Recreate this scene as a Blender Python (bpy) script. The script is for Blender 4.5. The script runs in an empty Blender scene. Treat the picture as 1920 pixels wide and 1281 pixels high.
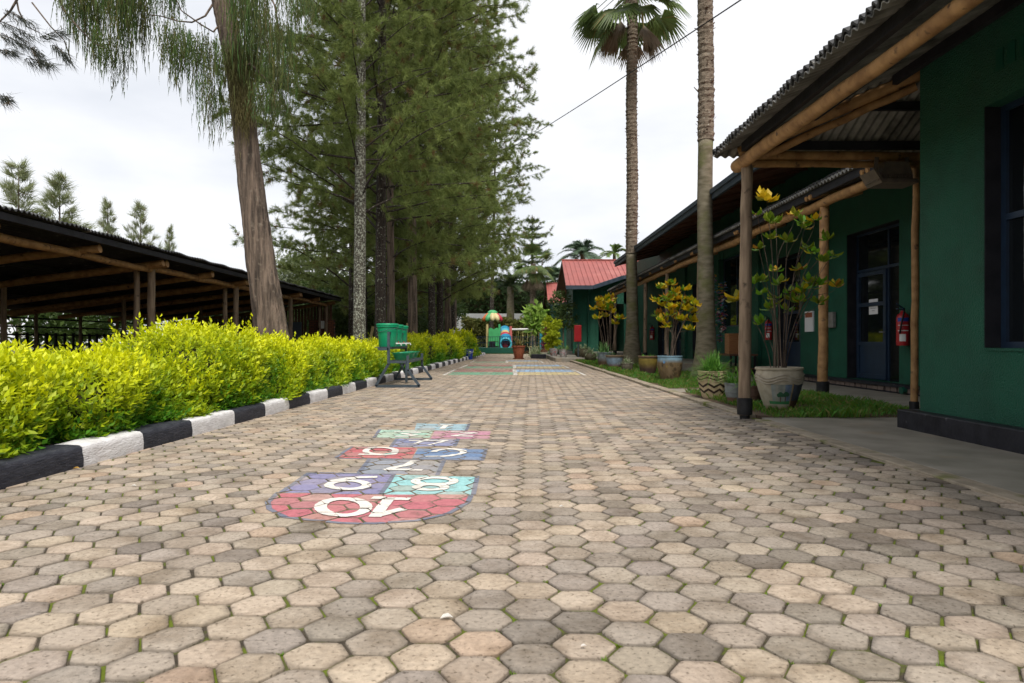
import bpy, math, random
import numpy as np
from mathutils import Vector, Matrix
random.seed(7)
RNG = np.random.default_rng(11)
SC = bpy.context.scene
COL = SC.collection
F = 1300.0; U0 = 950.0; V0 = 641.0           # focal length / vanishing point in photo pixels, eye height 1 m
def G(u, v, z=0.0):                            # ground point under a photo pixel
    Y = (1 - z) * F / (v - V0); return ((u - U0) * Y / F, Y)
def P(u, v, Y):                                # point at a known distance
    return Vector(((u - U0) * Y / F, Y, 1 + (V0 - v) * Y / F))
def R(a): return math.radians(a)

# ------------------------------------------------------------------ materials
def mat(name, c1, c2=None, scale=6.0, rough=0.75, bump=0.0, bscale=None, attr=False, stretch=None, transl=0.0,
        spec=0.3, lo=0.35, hi=0.65, detail=5.0, c3=None, c3scale=3.0, c3lo=0.6, c3hi=0.7, metal=0.0, bdist=0.01, stain=None):
    m = bpy.data.materials.new(name); m.use_nodes = True
    nt = m.node_tree; N = nt.nodes; L = nt.links
    b = N['Principled BSDF']; out = N['Material Output']
    b.inputs['Roughness'].default_value = rough
    b.inputs['Specular IOR Level'].default_value = spec
    b.inputs['Metallic'].default_value = metal
    def col4(c): return (c[0], c[1], c[2], 1)
    src = None
    tc = N.new('ShaderNodeTexCoord'); mp = N.new('ShaderNodeMapping')
    L.new(tc.outputs['Object'], mp.inputs['Vector'])
    if stretch: mp.inputs['Scale'].default_value = stretch
    if c2 is not None:
        nz = N.new('ShaderNodeTexNoise'); nz.inputs['Scale'].default_value = scale; nz.inputs['Detail'].default_value = detail
        L.new(mp.outputs[0], nz.inputs['Vector'])
        mr = N.new('ShaderNodeMapRange'); mr.inputs[1].default_value = lo; mr.inputs[2].default_value = hi
        L.new(nz.outputs['Fac'], mr.inputs[0])
        mx = N.new('ShaderNodeMix'); mx.data_type = 'RGBA'
        L.new(mr.outputs[0], mx.inputs[0]); mx.inputs[6].default_value = col4(c1); mx.inputs[7].default_value = col4(c2)
        src = mx.outputs[2]
    if c3 is not None:
        nz = N.new('ShaderNodeTexNoise'); nz.inputs['Scale'].default_value = c3scale; nz.inputs['Detail'].default_value = 6
        L.new(tc.outputs['Object'], nz.inputs['Vector'])
        mr = N.new('ShaderNodeMapRange'); mr.inputs[1].default_value = c3lo; mr.inputs[2].default_value = c3hi
        L.new(nz.outputs['Fac'], mr.inputs[0])
        mx = N.new('ShaderNodeMix'); mx.data_type = 'RGBA'
        L.new(mr.outputs[0], mx.inputs[0])
        if src is not None: L.new(src, mx.inputs[6])
        else: mx.inputs[6].default_value = col4(c1)
        mx.inputs[7].default_value = col4(c3)
        src = mx.outputs[2]
    if attr:
        at = N.new('ShaderNodeAttribute'); at.attribute_name = 'Col'
        if src is None: src = at.outputs['Color']
        else:
            mx = N.new('ShaderNodeMix'); mx.data_type = 'RGBA'; mx.blend_type = 'MULTIPLY'; mx.inputs[0].default_value = 1
            L.new(at.outputs['Color'], mx.inputs[6]); L.new(src, mx.inputs[7]); src = mx.outputs[2]
    if stain is not None:                     # broad patches of grime with a shape of their own: (scale, colour)
        nz = N.new('ShaderNodeTexNoise'); nz.inputs['Scale'].default_value = stain[0]; nz.inputs['Detail'].default_value = 9; nz.inputs['Roughness'].default_value = 0.65
        L.new(tc.outputs['Object'], nz.inputs['Vector'])
        mr = N.new('ShaderNodeMapRange'); mr.inputs[1].default_value = stain[2]; mr.inputs[2].default_value = stain[3]
        L.new(nz.outputs['Fac'], mr.inputs[0])
        mx = N.new('ShaderNodeMix'); mx.data_type = 'RGBA'; mx.blend_type = 'MULTIPLY'
        L.new(mr.outputs[0], mx.inputs[0]); L.new(src, mx.inputs[6]); mx.inputs[7].default_value = col4(stain[1]); src = mx.outputs[2]
    if src is not None: L.new(src, b.inputs['Base Color'])
    else: b.inputs['Base Color'].default_value = col4(c1)
    if bump > 0:
        nz = N.new('ShaderNodeTexNoise'); nz.inputs['Scale'].default_value = bscale or scale; nz.inputs['Detail'].default_value = 6
        L.new(mp.outputs[0], nz.inputs['Vector'])
        bp = N.new('ShaderNodeBump'); bp.inputs['Strength'].default_value = bump; bp.inputs['Distance'].default_value = bdist
        L.new(nz.outputs['Fac'], bp.inputs['Height']); L.new(bp.outputs[0], b.inputs['Normal'])
    if transl > 0:
        tr = N.new('ShaderNodeBsdfTranslucent'); ms = N.new('ShaderNodeMixShader'); ms.inputs[0].default_value = transl
        if src is not None: L.new(src, tr.inputs['Color'])
        else: tr.inputs['Color'].default_value = col4(c1)
        L.new(b.outputs[0], ms.inputs[1]); L.new(tr.outputs[0], ms.inputs[2]); L.new(ms.outputs[0], out.inputs['Surface'])
    return m
W1 = (1, 1, 1)
def worn(m, scale, lo, hi, amount):        # scuffed paint: the stone below shows through ragged holes
    N = m.node_tree.nodes; L = m.node_tree.links; b = N['Principled BSDF']; out = N['Material Output']
    tc = N.new('ShaderNodeTexCoord'); nz = N.new('ShaderNodeTexNoise'); nz.inputs['Scale'].default_value = scale; nz.inputs['Detail'].default_value = 10; nz.inputs['Roughness'].default_value = 0.7
    L.new(tc.outputs['Object'], nz.inputs['Vector']); mr = N.new('ShaderNodeMapRange'); mr.inputs[1].default_value = lo; mr.inputs[2].default_value = hi; mr.inputs[4].default_value = amount
    L.new(nz.outputs['Fac'], mr.inputs[0]); tr = N.new('ShaderNodeBsdfTransparent'); ms = N.new('ShaderNodeMixShader')
    L.new(mr.outputs[0], ms.inputs[0]); L.new(b.outputs[0], ms.inputs[1]); L.new(tr.outputs[0], ms.inputs[2]); L.new(ms.outputs[0], out.inputs['Surface'])
    return m
M = {}
M['paver'] = mat('paver_concrete', (1.08, 1.06, 1.04), (0.84, 0.83, 0.82), 45, 0.9, 0.5, 160, attr=True, detail=9, c3=(0.40, 0.38, 0.35), c3scale=60, c3lo=0.57, c3hi=0.70, bdist=0.006, spec=0.2, stain=(3.5, (0.60, 0.565, 0.52), 0.44, 0.68))
M['paint'] = mat('worn_ground_paint', (1.02, 1.02, 1.02), (0.82, 0.82, 0.82), 30, 0.85, 0.4, 150, attr=True, detail=9, bdist=0.003, spec=0.2); worn(M['paint'], 9, 0.53, 0.68, 0.6)
M['paint_white'] = worn(mat('white_ground_paint', (1, 1, 1), (0.85, 0.84, 0.82), 25, 0.85, 0.4, 150, attr=True, detail=9, bdist=0.003, spec=0.2), 16, 0.58, 0.70, 0.8)
M['joint'] = mat('mossy_joint_soil', (0.040, 0.032, 0.022), (0.075, 0.06, 0.042), 30, 0.95, 0.6, 60, c3=(0.105, 0.135, 0.010), c3scale=7, c3lo=0.43, c3hi=0.58)
M['soil'] = mat('garden_soil', (0.07, 0.045, 0.03), (0.13, 0.09, 0.06), 9, 0.95, 0.8, 25, c3=(0.2, 0.11, 0.04), c3scale=30, c3lo=0.62, c3hi=0.68)
M['ground'] = mat('bare_ground', (0.10, 0.085, 0.05), (0.07, 0.09, 0.03), 0.6, 0.95, 0.5, 8)
M['concrete'] = mat('walkway_concrete', (0.34, 0.305, 0.26), (0.22, 0.20, 0.165), 2.2, 0.5, 0.25, 30, c3=(0.33, 0.24, 0.16), c3scale=1.3, c3lo=0.55, c3hi=0.75, detail=9, spec=0.4)
M['edging'] = mat('edging_concrete', (0.36, 0.30, 0.23), (0.24, 0.20, 0.15), 8, 0.85, 0.5, 30, c3=(0.12, 0.13, 0.03), c3scale=2.5, c3lo=0.55, c3hi=0.68)
M['kerb_black'] = mat('black_kerb_paint', (0.018, 0.02, 0.03), (0.04, 0.042, 0.055), 25, 0.6, 0.9, 45, c3=(0.16, 0.15, 0.15), c3scale=70, c3lo=0.66, c3hi=0.72, stretch=(1, .35, 1.6))
M['kerb_white'] = mat('white_kerb_paint', (0.80, 0.79, 0.80), (0.62, 0.60, 0.60), 12, 0.65, 0.9, 45, c3=(0.36, 0.33, 0.31), c3scale=60, c3lo=0.63, c3hi=0.72, stretch=(1, .5, 1.6))
M['leaf'] = mat('leaf', W1, rough=0.5, attr=True, transl=0.38, spec=0.35)
M['needle'] = mat('needle', W1, rough=0.6, attr=True, transl=0.42, spec=0.2)
M['core'] = mat('shade_core', (0.022, 0.036, 0.008), (0.04, 0.03, 0.015), 14, 0.95, 0.8, 20)  # dark hull colour standing in for twigs and the shade between them
M['bark'] = mat('brown_bark', (0.21, 0.155, 0.118), (0.055, 0.042, 0.033), 5, 0.95, 1.0, 9, stretch=(2.6, 2.6, 0.2), detail=10, bdist=0.08, c3=(0.22, 0.18, 0.14), c3scale=14, c3lo=0.55, c3hi=0.8)
M['bark_dark'] = mat('dark_bark', (0.055, 0.042, 0.034), (0.022, 0.018, 0.015), 7, 0.95, 1.0, 9, stretch=(3, 3, 0.5), detail=8, bdist=0.04, c3=(0.22, 0.22, 0.18), c3scale=16, c3lo=0.59, c3hi=0.66)
M['bark_lichen'] = mat('lichen_bark', (0.10, 0.09, 0.07), (0.045, 0.04, 0.032), 8, 0.95, 0.9, 12, c3=(0.33, 0.34, 0.28), c3scale=22, c3lo=0.48, c3hi=0.62, detail=8, bdist=0.03)
M['palm_bark'] = mat('palm_trunk', (0.22, 0.18, 0.135), (0.10, 0.078, 0.055), 5, 0.95, 1.0, 14, stretch=(1.5, 1.5, 2.6), detail=8, bdist=0.03, c3=(0.42, 0.40, 0.34), c3scale=12, c3lo=0.66, c3hi=0.70)
M['palm_bark_low'] = mat('mossy_palm_trunk', (0.20, 0.175, 0.125), (0.11, 0.095, 0.06), 4, 0.95, 0.8, 22, stretch=(1, 1, 3), detail=8, bdist=0.015, c3=(0.10, 0.11, 0.03), c3scale=1.4, c3lo=0.52, c3hi=0.68)
M['log'] = mat('peeled_log', (0.42, 0.24, 0.10), (0.24, 0.125, 0.05), 7, 0.6, 0.5, 22, detail=8, c3=(0.09, 0.05, 0.028), c3scale=9, c3lo=0.62, c3hi=0.70, spec=0.35)
M['log_grey'] = mat('weathered_log', (0.30, 0.22, 0.15), (0.17, 0.12, 0.08), 6, 0.8, 0.6, 18, stretch=(3, 3, 0.4), detail=8, c3=(0.07, 0.05, 0.035), c3scale=7, c3lo=0.62, c3hi=0.70)
M['bitumen'] = mat('black_post_collar', (0.008, 0.008, 0.01), (0.02, 0.02, 0.022), 10, 0.55, 0.3, 25)
M['sheet'] = mat('grey_corrugated_sheet', (0.27, 0.265, 0.25), (0.15, 0.145, 0.135), 4, 0.85, 0.3, 20, c3=(0.05, 0.05, 0.045), c3scale=2.2, c3lo=0.5, c3hi=0.7, detail=8)
M['sheet_dark'] = mat('black_corrugated_sheet', (0.022, 0.022, 0.024), (0.045, 0.045, 0.045), 5, 0.55, 0.3, 20, c3=(0.22, 0.21, 0.2), c3scale=5, c3lo=0.64, c3hi=0.72)
M['black_wood'] = mat('black_timber', (0.012, 0.012, 0.016), (0.022, 0.022, 0.028), 6, 0.6, 0.3, 25)
M['green_wall'] = mat('dark_green_render', (0.0074, 0.102, 0.059), (0.0058, 0.086, 0.050), 3, 0.6, 0.9, 60, detail=8, bdist=0.035, c3=(0.013, 0.092, 0.058), c3scale=1.2, c3lo=0.5, c3hi=0.8, spec=0.45, stain=(1.7, (0.72, 0.74, 0.72), 0.45, 0.7))
M['plinth'] = mat('black_plinth_paint', (0.008, 0.008, 0.013), (0.02, 0.02, 0.028), 7, 0.5, 0.3, 25, c3=(0.07, 0.07, 0.08), c3scale=6, c3lo=0.67, c3hi=0.72)
M['blue_frame'] = mat('dark_blue_joinery', (0.012, 0.029, 0.06), (0.009, 0.021, 0.045), 6, 0.4, 0.1, 30, spec=0.5)
M['blue_fascia'] = mat('blue_grey_fascia', (0.055, 0.075, 0.10), (0.04, 0.055, 0.075), 3, 0.5)
M['glass'] = mat('dark_window_glass', (0.006, 0.008, 0.010), rough=0.04, spec=0.6)
M['void'] = mat('dark_room', (0.008, 0.008, 0.008), rough=0.9, spec=0.1)
M['soffit'] = mat('brown_soffit_boards', (0.14, 0.065, 0.038), (0.09, 0.042, 0.026), 5, 0.7, 0.3, 20, stretch=(0.3, 6, 1))
M['redroof'] = mat('red_roof_sheet', (0.36, 0.10, 0.085), (0.30, 0.085, 0.075), 1.5, 0.5, spec=0.4, c3=(0.40, 0.14, 0.12), c3scale=0.5)
M['brick'] = None
M['steel'] = mat('blue_grey_steel', (0.05, 0.07, 0.09), (0.035, 0.05, 0.065), 8, 0.45, 0.1, 30, spec=0.5)
M['green_plastic'] = mat('green_plastic', (0.005, 0.26, 0.12), (0.007, 0.30, 0.145), 4, 0.35, spec=0.5)
M['green_plastic2'] = mat('bright_green_plastic', (0.01, 0.30, 0.14), (0.008, 0.26, 0.12), 4, 0.35, spec=0.5)
M['white'] = mat('white_paint', (0.75, 0.75, 0.73), (0.62, 0.62, 0.6), 5, 0.6)
M['white_wall'] = mat('whitewashed_wall', (0.82, 0.83, 0.82), (0.70, 0.70, 0.68), 0.7, 0.8)
M['red_metal'] = mat('red_enamel', (0.42, 0.012, 0.018), (0.34, 0.01, 0.014), 4, 0.35, spec=0.5)
M['blue_plastic'] = mat('blue_plastic', (0.008, 0.04, 0.28), (0.01, 0.05, 0.33), 4, 0.4, spec=0.5)
M['black_rubber'] = mat('black_rubber', (0.01, 0.01, 0.01), rough=0.6)
M['terracotta'] = mat('terracotta', (0.32, 0.10, 0.05), (0.24, 0.075, 0.04), 6, 0.8, 0.3, 20)
M['paper'] = mat('paper', (0.72, 0.72, 0.74), rough=0.7)
M['ink'] = mat('grey_ink', (0.25, 0.25, 0.27), rough=0.8)
M['wood_box'] = mat('varnished_wood', (0.36, 0.17, 0.07), (0.26, 0.11, 0.045), 5, 0.5, stretch=(1, 1, 6))
M['aluminium'] = mat('dull_aluminium', (0.22, 0.21, 0.20), (0.15, 0.145, 0.135), 12, 0.5, 0.1, 30, spec=0.5)
M['darkalu'] = mat('dark_bronze_aluminium', (0.16, 0.125, 0.10), (0.11, 0.09, 0.075), 10, 0.5, 0.2, 30)
def plast(name, c, r=0.4): return mat(name, c, tuple(x * 0.85 for x in c), 3, r, spec=0.5)
M['p_green'] = plast('play_green', (0.07, 0.42, 0.15)); M['p_red'] = plast('play_red', (0.50, 0.03, 0.06))
M['p_orange'] = plast('play_orange', (0.65, 0.16, 0.04)); M['p_cream'] = plast('play_cream', (0.68, 0.58, 0.30))
M['p_blue'] = plast('play_blue', (0.01, 0.24, 0.42)); M['p_cyan'] = plast('play_cyan', (0.07, 0.46, 0.58))
M['p_yellow'] = plast('play_yellow', (0.62, 0.50, 0.22)); M['p_pink'] = plast('play_pink', (0.62, 0.16, 0.15))
M['p_base'] = plast('play_base_green', (0.008, 0.085, 0.055)); M['p_navy'] = plast('play_navy', (0.012, 0.028, 0.06))
M['tube_light'] = mat('lamp_tube', (0.7, 0.7, 0.7), rough=0.3)
M['attrpot'] = mat('glazed_pot', (1, 1, 1), (0.72, 0.7, 0.66), 9, 0.65, 0.5, 30, attr=True, detail=8)
def brick_mat():
    m = bpy.data.materials.new('red_brick'); m.use_nodes = True; nt = m.node_tree; N = nt.nodes; L = nt.links
    tc = N.new('ShaderNodeTexCoord'); mp = N.new('ShaderNodeMapping'); mp.inputs['Rotation'].default_value = (R(90), 0, 0)
    bk = N.new('ShaderNodeTexBrick'); bk.inputs['Color1'].default_value = (0.24, 0.085, 0.04, 1); bk.inputs['Color2'].default_value = (0.16, 0.06, 0.03, 1)
    bk.inputs['Mortar'].default_value = (0.06, 0.04, 0.03, 1); bk.inputs['Scale'].default_value = 1.0
    bk.inputs['Brick Width'].default_value = 0.22; bk.inputs['Row Height'].default_value = 0.085; bk.inputs['Mortar Size'].default_value = 0.012
    L.new(tc.outputs['Object'], mp.inputs[0]); L.new(mp.outputs[0], bk.inputs[0]); L.new(bk.outputs[0], N['Principled BSDF'].inputs['Base Color'])
    N['Principled BSDF'].inputs['Roughness'].default_value = 0.9
    return m
M['brick'] = brick_mat()

# ------------------------------------------------------------------ mesh helpers
def np_mesh(name, verts, faces_list, cols=None, mats=(), smooth=False, matidx=None):
    """faces_list: list of int arrays (n,k)."""
    me = bpy.data.meshes.new(name)
    verts = np.asarray(verts, np.float32)
    counts = np.concatenate([np.full(len(f), f.shape[1], np.int32) for f in faces_list])
    loops = np.concatenate([np.asarray(f, np.int32).ravel() for f in faces_list])
    me.vertices.add(len(verts)); me.vertices.foreach_set('co', verts.ravel())
    me.loops.add(len(loops)); me.loops.foreach_set('vertex_index', loops)
    me.polygons.add(len(counts))
    st = np.zeros(len(counts), np.int32); st[1:] = np.cumsum(counts)[:-1]
    me.polygons.foreach_set('loop_start', st)
    try: me.polygons.foreach_set('loop_total', counts)
    except Exception: pass
    if smooth: me.polygons.foreach_set('use_smooth', np.ones(len(counts), bool))
    if matidx is not None: me.polygons.foreach_set('material_index', np.asarray(matidx, np.int32))
    if cols is not None:
        ca = me.color_attributes.new('Col', 'FLOAT_COLOR', 'POINT')
        c4 = np.ones((len(verts), 4), np.float32); c4[:, :3] = cols
        ca.data.foreach_set('color', c4.ravel())
    for m in mats: me.materials.append(m)
    me.update(calc_edges=True); me.validate()
    return me
def link(name, me, parent=None):
    o = bpy.data.objects.new(name, me); COL.objects.link(o)
    if parent is not None: o.parent = parent
    return o
def tag(o, label=None, cat=None, group=None, kind=None):
    if label: o['label'] = label
    if cat: o['category'] = cat
    if group: o['group'] = group
    if kind: o['kind'] = kind
    return o
def thing(name, label, cat, loc=(0, 0, 0), group=None, rz=0.0):
    o = bpy.data.objects.new(name, None); COL.objects.link(o)
    o.location = loc; o.rotation_euler = (0, 0, rz); o.empty_display_size = 0.2
    return tag(o, label, cat, group)
class MB:
    def __init__(s): s.v = []; s.f = []; s.c = []; s.mi = []; s.col = (1, 1, 1); s.cm = 0
    def av(s, p): s.v.append((p[0], p[1], p[2])); s.c.append(s.col); return len(s.v) - 1
    def af(s, f): s.f.append(tuple(f)); s.mi.append(s.cm)
    def quad(s, a, b, c, d): s.af([s.av(a), s.av(b), s.av(c), s.av(d)])
    def poly(s, pts): s.af([s.av(p) for p in pts])
    def box(s, x0, x1, y0, y1, z0, z1, bev=0.0):
        if bev > 0: return s.bbox(x0, x1, y0, y1, z0, z1, bev)
        i = [s.av(p) for p in ((x0, y0, z0), (x1, y0, z0), (x1, y1, z0), (x0, y1, z0), (x0, y0, z1), (x1, y0, z1), (x1, y1, z1), (x0, y1, z1))]
        for f in ((0, 3, 2, 1), (4, 5, 6, 7), (0, 1, 5, 4), (1, 2, 6, 5), (2, 3, 7, 6), (3, 0, 4, 7)): s.af([i[k] for k in f])
    def bbox(s, x0, x1, y0, y1, z0, z1, b):
        import itertools
        idx = {}
        for sx, sy, sz in itertools.product((0, 1), repeat=3):
            X = (x0, x1)[sx]; Y = (y0, y1)[sy]; Z = (z0, z1)[sz]
            dx = b * (1 - 2 * sx); dy = b * (1 - 2 * sy); dz = b * (1 - 2 * sz)
            idx[(sx, sy, sz)] = (s.av((X, Y + dy, Z + dz)), s.av((X + dx, Y, Z + dz)), s.av((X + dx, Y + dy, Z)))
        for ax in range(3):
            for sd in (0, 1):
                o = [a for a in range(3) if a != ax]; q = []
                for (p, r) in ((0, 0), (1, 0), (1, 1), (0, 1)):
                    k = [0, 0, 0]; k[ax] = sd; k[o[0]] = p; k[o[1]] = r; q.append(idx[tuple(k)][ax])
                s.af(q)
        for ax in range(3):
            o = [a for a in range(3) if a != ax]
            for p, r in itertools.product((0, 1), repeat=2):
                k0 = [0, 0, 0]; k0[o[0]] = p; k0[o[1]] = r; k1 = list(k0); k1[ax] = 1
                A = idx[tuple(k0)]; B = idx[tuple(k1)]
                s.af([A[o[0]], A[o[1]], B[o[1]], B[o[0]]])
        for k in idx.values(): s.af(k)
    def tube(s, pts, rad, n=8, cap=True, jit=0.0, tw=0.0, ridge=0.0):
        pts = [Vector(p) for p in pts]
        if not hasattr(rad, '__len__'): rad = [rad] * len(pts)
        t0 = (pts[1] - pts[0]).normalized()
        ref = Vector((0, 0, 1)) if abs(t0.z) < 0.9 else Vector((1, 0, 0))
        u = t0.cross(ref).normalized(); rings = []; rt = [random.uniform(-1, 1) for _ in range(n)]
        for i, p in enumerate(pts):
            t = (pts[min(i + 1, len(pts) - 1)] - pts[max(i - 1, 0)])
            if t.length < 1e-9: t = t0.copy()
            t.normalize(); u = (u - t * u.dot(t)).normalized(); w = t.cross(u)
            ring = []
            if ridge: rt = [q * .86 + random.uniform(-1, 1) * .45 for q in rt]
            for k in range(n):
                a = 2 * math.pi * k / n + tw; r = rad[i] * (1 + (random.uniform(-jit, jit) if jit else 0) + ridge * rt[k])
                ring.append(s.av(p + u * (math.cos(a) * r) + w * (math.sin(a) * r)))
            rings.append(ring)
        for a, b in zip(rings[:-1], rings[1:]):
            for k in range(n): s.af([a[k], a[(k + 1) % n], b[(k + 1) % n], b[k]])
        if cap: s.af(rings[0][::-1]); s.af(rings[-1])
    def bar(s, a, b, w, h=None, up=(0, 0, 1)):
        h = h or w; a = Vector(a); b = Vector(b); t = (b - a).normalized(); up = Vector(up)
        if abs(t.dot(up)) > 0.95: up = Vector((0, 1, 0))
        x = t.cross(up).normalized() * (w / 2); y = x.cross(t).normalized() * (h / 2)
        i = [s.av(p) for p in (a - x - y, a + x - y, a + x + y, a - x + y, b - x - y, b + x - y, b + x + y, b - x + y)]
        for f in ((0, 3, 2, 1), (4, 5, 6, 7), (0, 1, 5, 4), (1, 2, 6, 5), (2, 3, 7, 6), (3, 0, 4, 7)): s.af([i[k] for k in f])
    def lathe(s, prof, n=24, c=(0, 0, 0), jit=0.0, colf=None):
        rings = []
        for (r, z) in prof:
            if colf: s.col = colf(r, z)
            rings.append([s.av((c[0] + r * math.cos(2 * math.pi * k / n), c[1] + r * math.sin(2 * math.pi * k / n), c[2] + z)) for k in range(n)])
        for a, b in zip(rings[:-1], rings[1:]):
            for k in range(n): s.af([a[k], a[(k + 1) % n], b[(k + 1) % n], b[k]])
        if prof[0][0] > 1e-5: s.af(rings[0][::-1])
        if prof[-1][0] > 1e-5: s.af(rings[-1])
    def sphere(s, c, r, n=12, m=8, sc=(1, 1, 1)):
        rings = []
        for i in range(m + 1):
            th = math.pi * i / m
            rings.append([s.av((c[0] + sc[0] * r * math.sin(th) * math.cos(2 * math.pi * k / n), c[1] + sc[1] * r * math.sin(th) * math.sin(2 * math.pi * k / n), c[2] + sc[2] * r * math.cos(th))) for k in range(n)])
        for a, b in zip(rings[:-1], rings[1:]):
            for k in range(n): s.af([a[k], b[k], b[(k + 1) % n], a[(k + 1) % n]])
    def prism(s, pts, off):
        off = Vector(off); a = [s.av(p) for p in pts]; b = [s.av(Vector(p) + off) for p in pts]; n = len(pts)
        s.af(a[::-1]); s.af(b)
        for k in range(n): s.af([a[k], a[(k + 1) % n], b[(k + 1) % n], b[k]])
    def leaf(s, p, d, side, L, Wd, fold=0.15):
        p = Vector(p); d = Vector(d).normalized(); side = Vector(side); side = (side - d * side.dot(d)).normalized(); n = d.cross(side)
        a = s.av(p); t = s.av(p + d * L - n * (L * 0.1))
        b = s.av(p + d * (L * .3) + side * (Wd * .42) + n * fold * Wd); c = s.av(p + d * (L * .68) + side * (Wd * .5) + n * fold * Wd)
        e = s.av(p + d * (L * .3) - side * (Wd * .42) + n * fold * Wd); g = s.av(p + d * (L * .68) - side * (Wd * .5) + n * fold * Wd)
        m1 = s.av(p + d * (L * .3)); m2 = s.av(p + d * (L * .68))
        s.af([a, b, m1]); s.af([m1, b, c, m2]); s.af([m2, c, t]); s.af([a, m1, e]); s.af([m1, m2, g, e]); s.af([m2, t, g])
    def mesh(s, name, mats, smooth=False, off=(0, 0, 0)):
        me = bpy.data.meshes.new(name)
        me.from_pydata([(x - off[0], y - off[1], z - off[2]) for x, y, z in s.v], [], s.f)
        if not isinstance(mats, (list, tuple)): mats = [mats]
        for m in mats: me.materials.append(m)
        me.polygons.foreach_set('material_index', s.mi)
        if smooth: me.polygons.foreach_set('use_smooth', [True] * len(s.f))
        if any(c != (1, 1, 1) for c in s.c):
            ca = me.color_attributes.new('Col', 'FLOAT_COLOR', 'POINT')
            ca.data.foreach_set('color', [x for c in s.c for x in (c[0], c[1], c[2], 1.0)])
        me.update()
        return me
    def build(s, name, mats, parent=None, smooth=False, world=True):
        off = (0, 0, 0)
        if parent is not None and world:
            q = parent; off = Vector((0, 0, 0))
            while q is not None: off = off + q.location; q = q.parent
        return link(name, s.mesh(name, mats, smooth, off), parent)
    # world-built top-level mesh with its origin at its base
    def top(s, name, mats, label, cat, base, group=None, smooth=False):
        o = link(name, s.mesh(name, mats, smooth, base)); o.location = base
        return tag(o, label, cat, group)
def shadesmooth(o, ang=40):
    me = o.data
    me.polygons.foreach_set('use_smooth', [True] * len(me.polygons))
    try: me.set_sharp_from_angle(angle=R(ang))
    except Exception: pass
    return o
def copy_tree(o, parent=None):
    c = o.copy(); COL.objects.link(c); c.parent = parent
    for ch in list(o.children): copy_tree(ch, c)
    return c
def log_pts(a, b, n=7, wob=0.02):
    a = Vector(a); b = Vector(b)
    return [a.lerp(b, i / (n - 1)) + (Vector((random.uniform(-wob, wob), random.uniform(-wob, wob), random.uniform(-wob, wob))) if 0 < i < n - 1 else Vector((0, 0, 0))) for i in range(n)]
def log(mb, a, b, r, n=7, wob=0.02, sides=12, taper=0.9):
    pts = log_pts(a, b, n, wob)
    mb.tube(pts, [r * (1 + (taper - 1) * i / (n - 1)) * random.uniform(0.95, 1.05) for i in range(n)], sides)
def corrugated(mb, a0, a1, along, origin, down, nrm, pitch, amp, t0f, t1f, nb=6, thick=0.012, seg=8):
    """ripples across 'along' from a0 to a1; each column spans t0f(a)..t1f(a) along 'down'. Two skins with closed ends."""
    na = max(2, int((a1 - a0) / pitch * seg)); O = Vector(origin); A = Vector(along); D = Vector(down); Nn = Vector(nrm)
    def skin(o):
        g = []
        for i in range(na + 1):
            a = a0 + (a1 - a0) * i / na; h = amp * math.cos(2 * math.pi * a / pitch) + o
            t0, t1 = t0f(a), t1f(a)
            g.append([mb.av(O + A * a + D * (t0 + (t1 - t0) * j / nb) + Nn * h) for j in range(nb + 1)])
        return g
    top = skin(thick); bot = skin(0)
    for i in range(na):
        for j in range(nb):
            mb.af([top[i][j], top[i][j + 1], top[i + 1][j + 1], top[i + 1][j]])
            mb.af([bot[i][j], bot[i + 1][j], bot[i + 1][j + 1], bot[i][j + 1]])
        for j in (0, nb): mb.af([top[i][j], top[i + 1][j], bot[i + 1][j], bot[i][j]])
    for i in (0, na):
        for j in range(nb): mb.af([top[i][j], bot[i][j], bot[i][j + 1], top[i][j + 1]])
def wall_y(mb, xf, xb, y0, y1, z0, z1, openings):
    """wall running along Y between planes xf..xb, with rectangular openings (y0,y1,z0,z1)"""
    ys = y0
    for (a, b, c, d) in sorted(openings):
        if a > ys: mb.box(xf, xb, ys, a, z0, z1)
        if c > z0 + 1e-4: mb.box(xf, xb, a, b, z0, c)
        if d < z1 - 1e-4: mb.box(xf, xb, a, b, d, z1)
        ys = b
    if ys < y1: mb.box(xf, xb, ys, y1, z0, z1)

# ------------------------------------------------------------------ camera, sky, sun
cam = bpy.data.cameras.new('camera'); camo = bpy.data.objects.new('camera', cam); COL.objects.link(camo)
cam.sensor_width = 36.0; cam.lens = 36.0 * F / 1920.0; cam.clip_start = 0.05; cam.clip_end = 3000
cam.shift_x = (960.0 - U0) / 1920.0; cam.shift_y = -(640.5 - V0) / 1920.0
camo.location = (0, 0, 1); camo.rotation_euler = (R(90), 0, 0)
cam.dof.use_dof = True; cam.dof.focus_distance = 7.0; cam.dof.aperture_fstop = 5.6
SC.camera = camo
w = bpy.data.worlds.new('World'); SC.world = w; w.use_nodes = True
nt = w.node_tree; N = nt.nodes; L = nt.links
SUN_EL, SUN_AZ = R(57), R(168)
sky = N.new('ShaderNodeTexSky'); sky.sky_type = 'NISHITA'; sky.sun_disc = False; sky.sun_elevation = SUN_EL; sky.sun_rotation = SUN_AZ
bgs = N['Background']; bgs.inputs[1].default_value = 0.10
L.new(sky.outputs[0], bgs.inputs[0])
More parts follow.
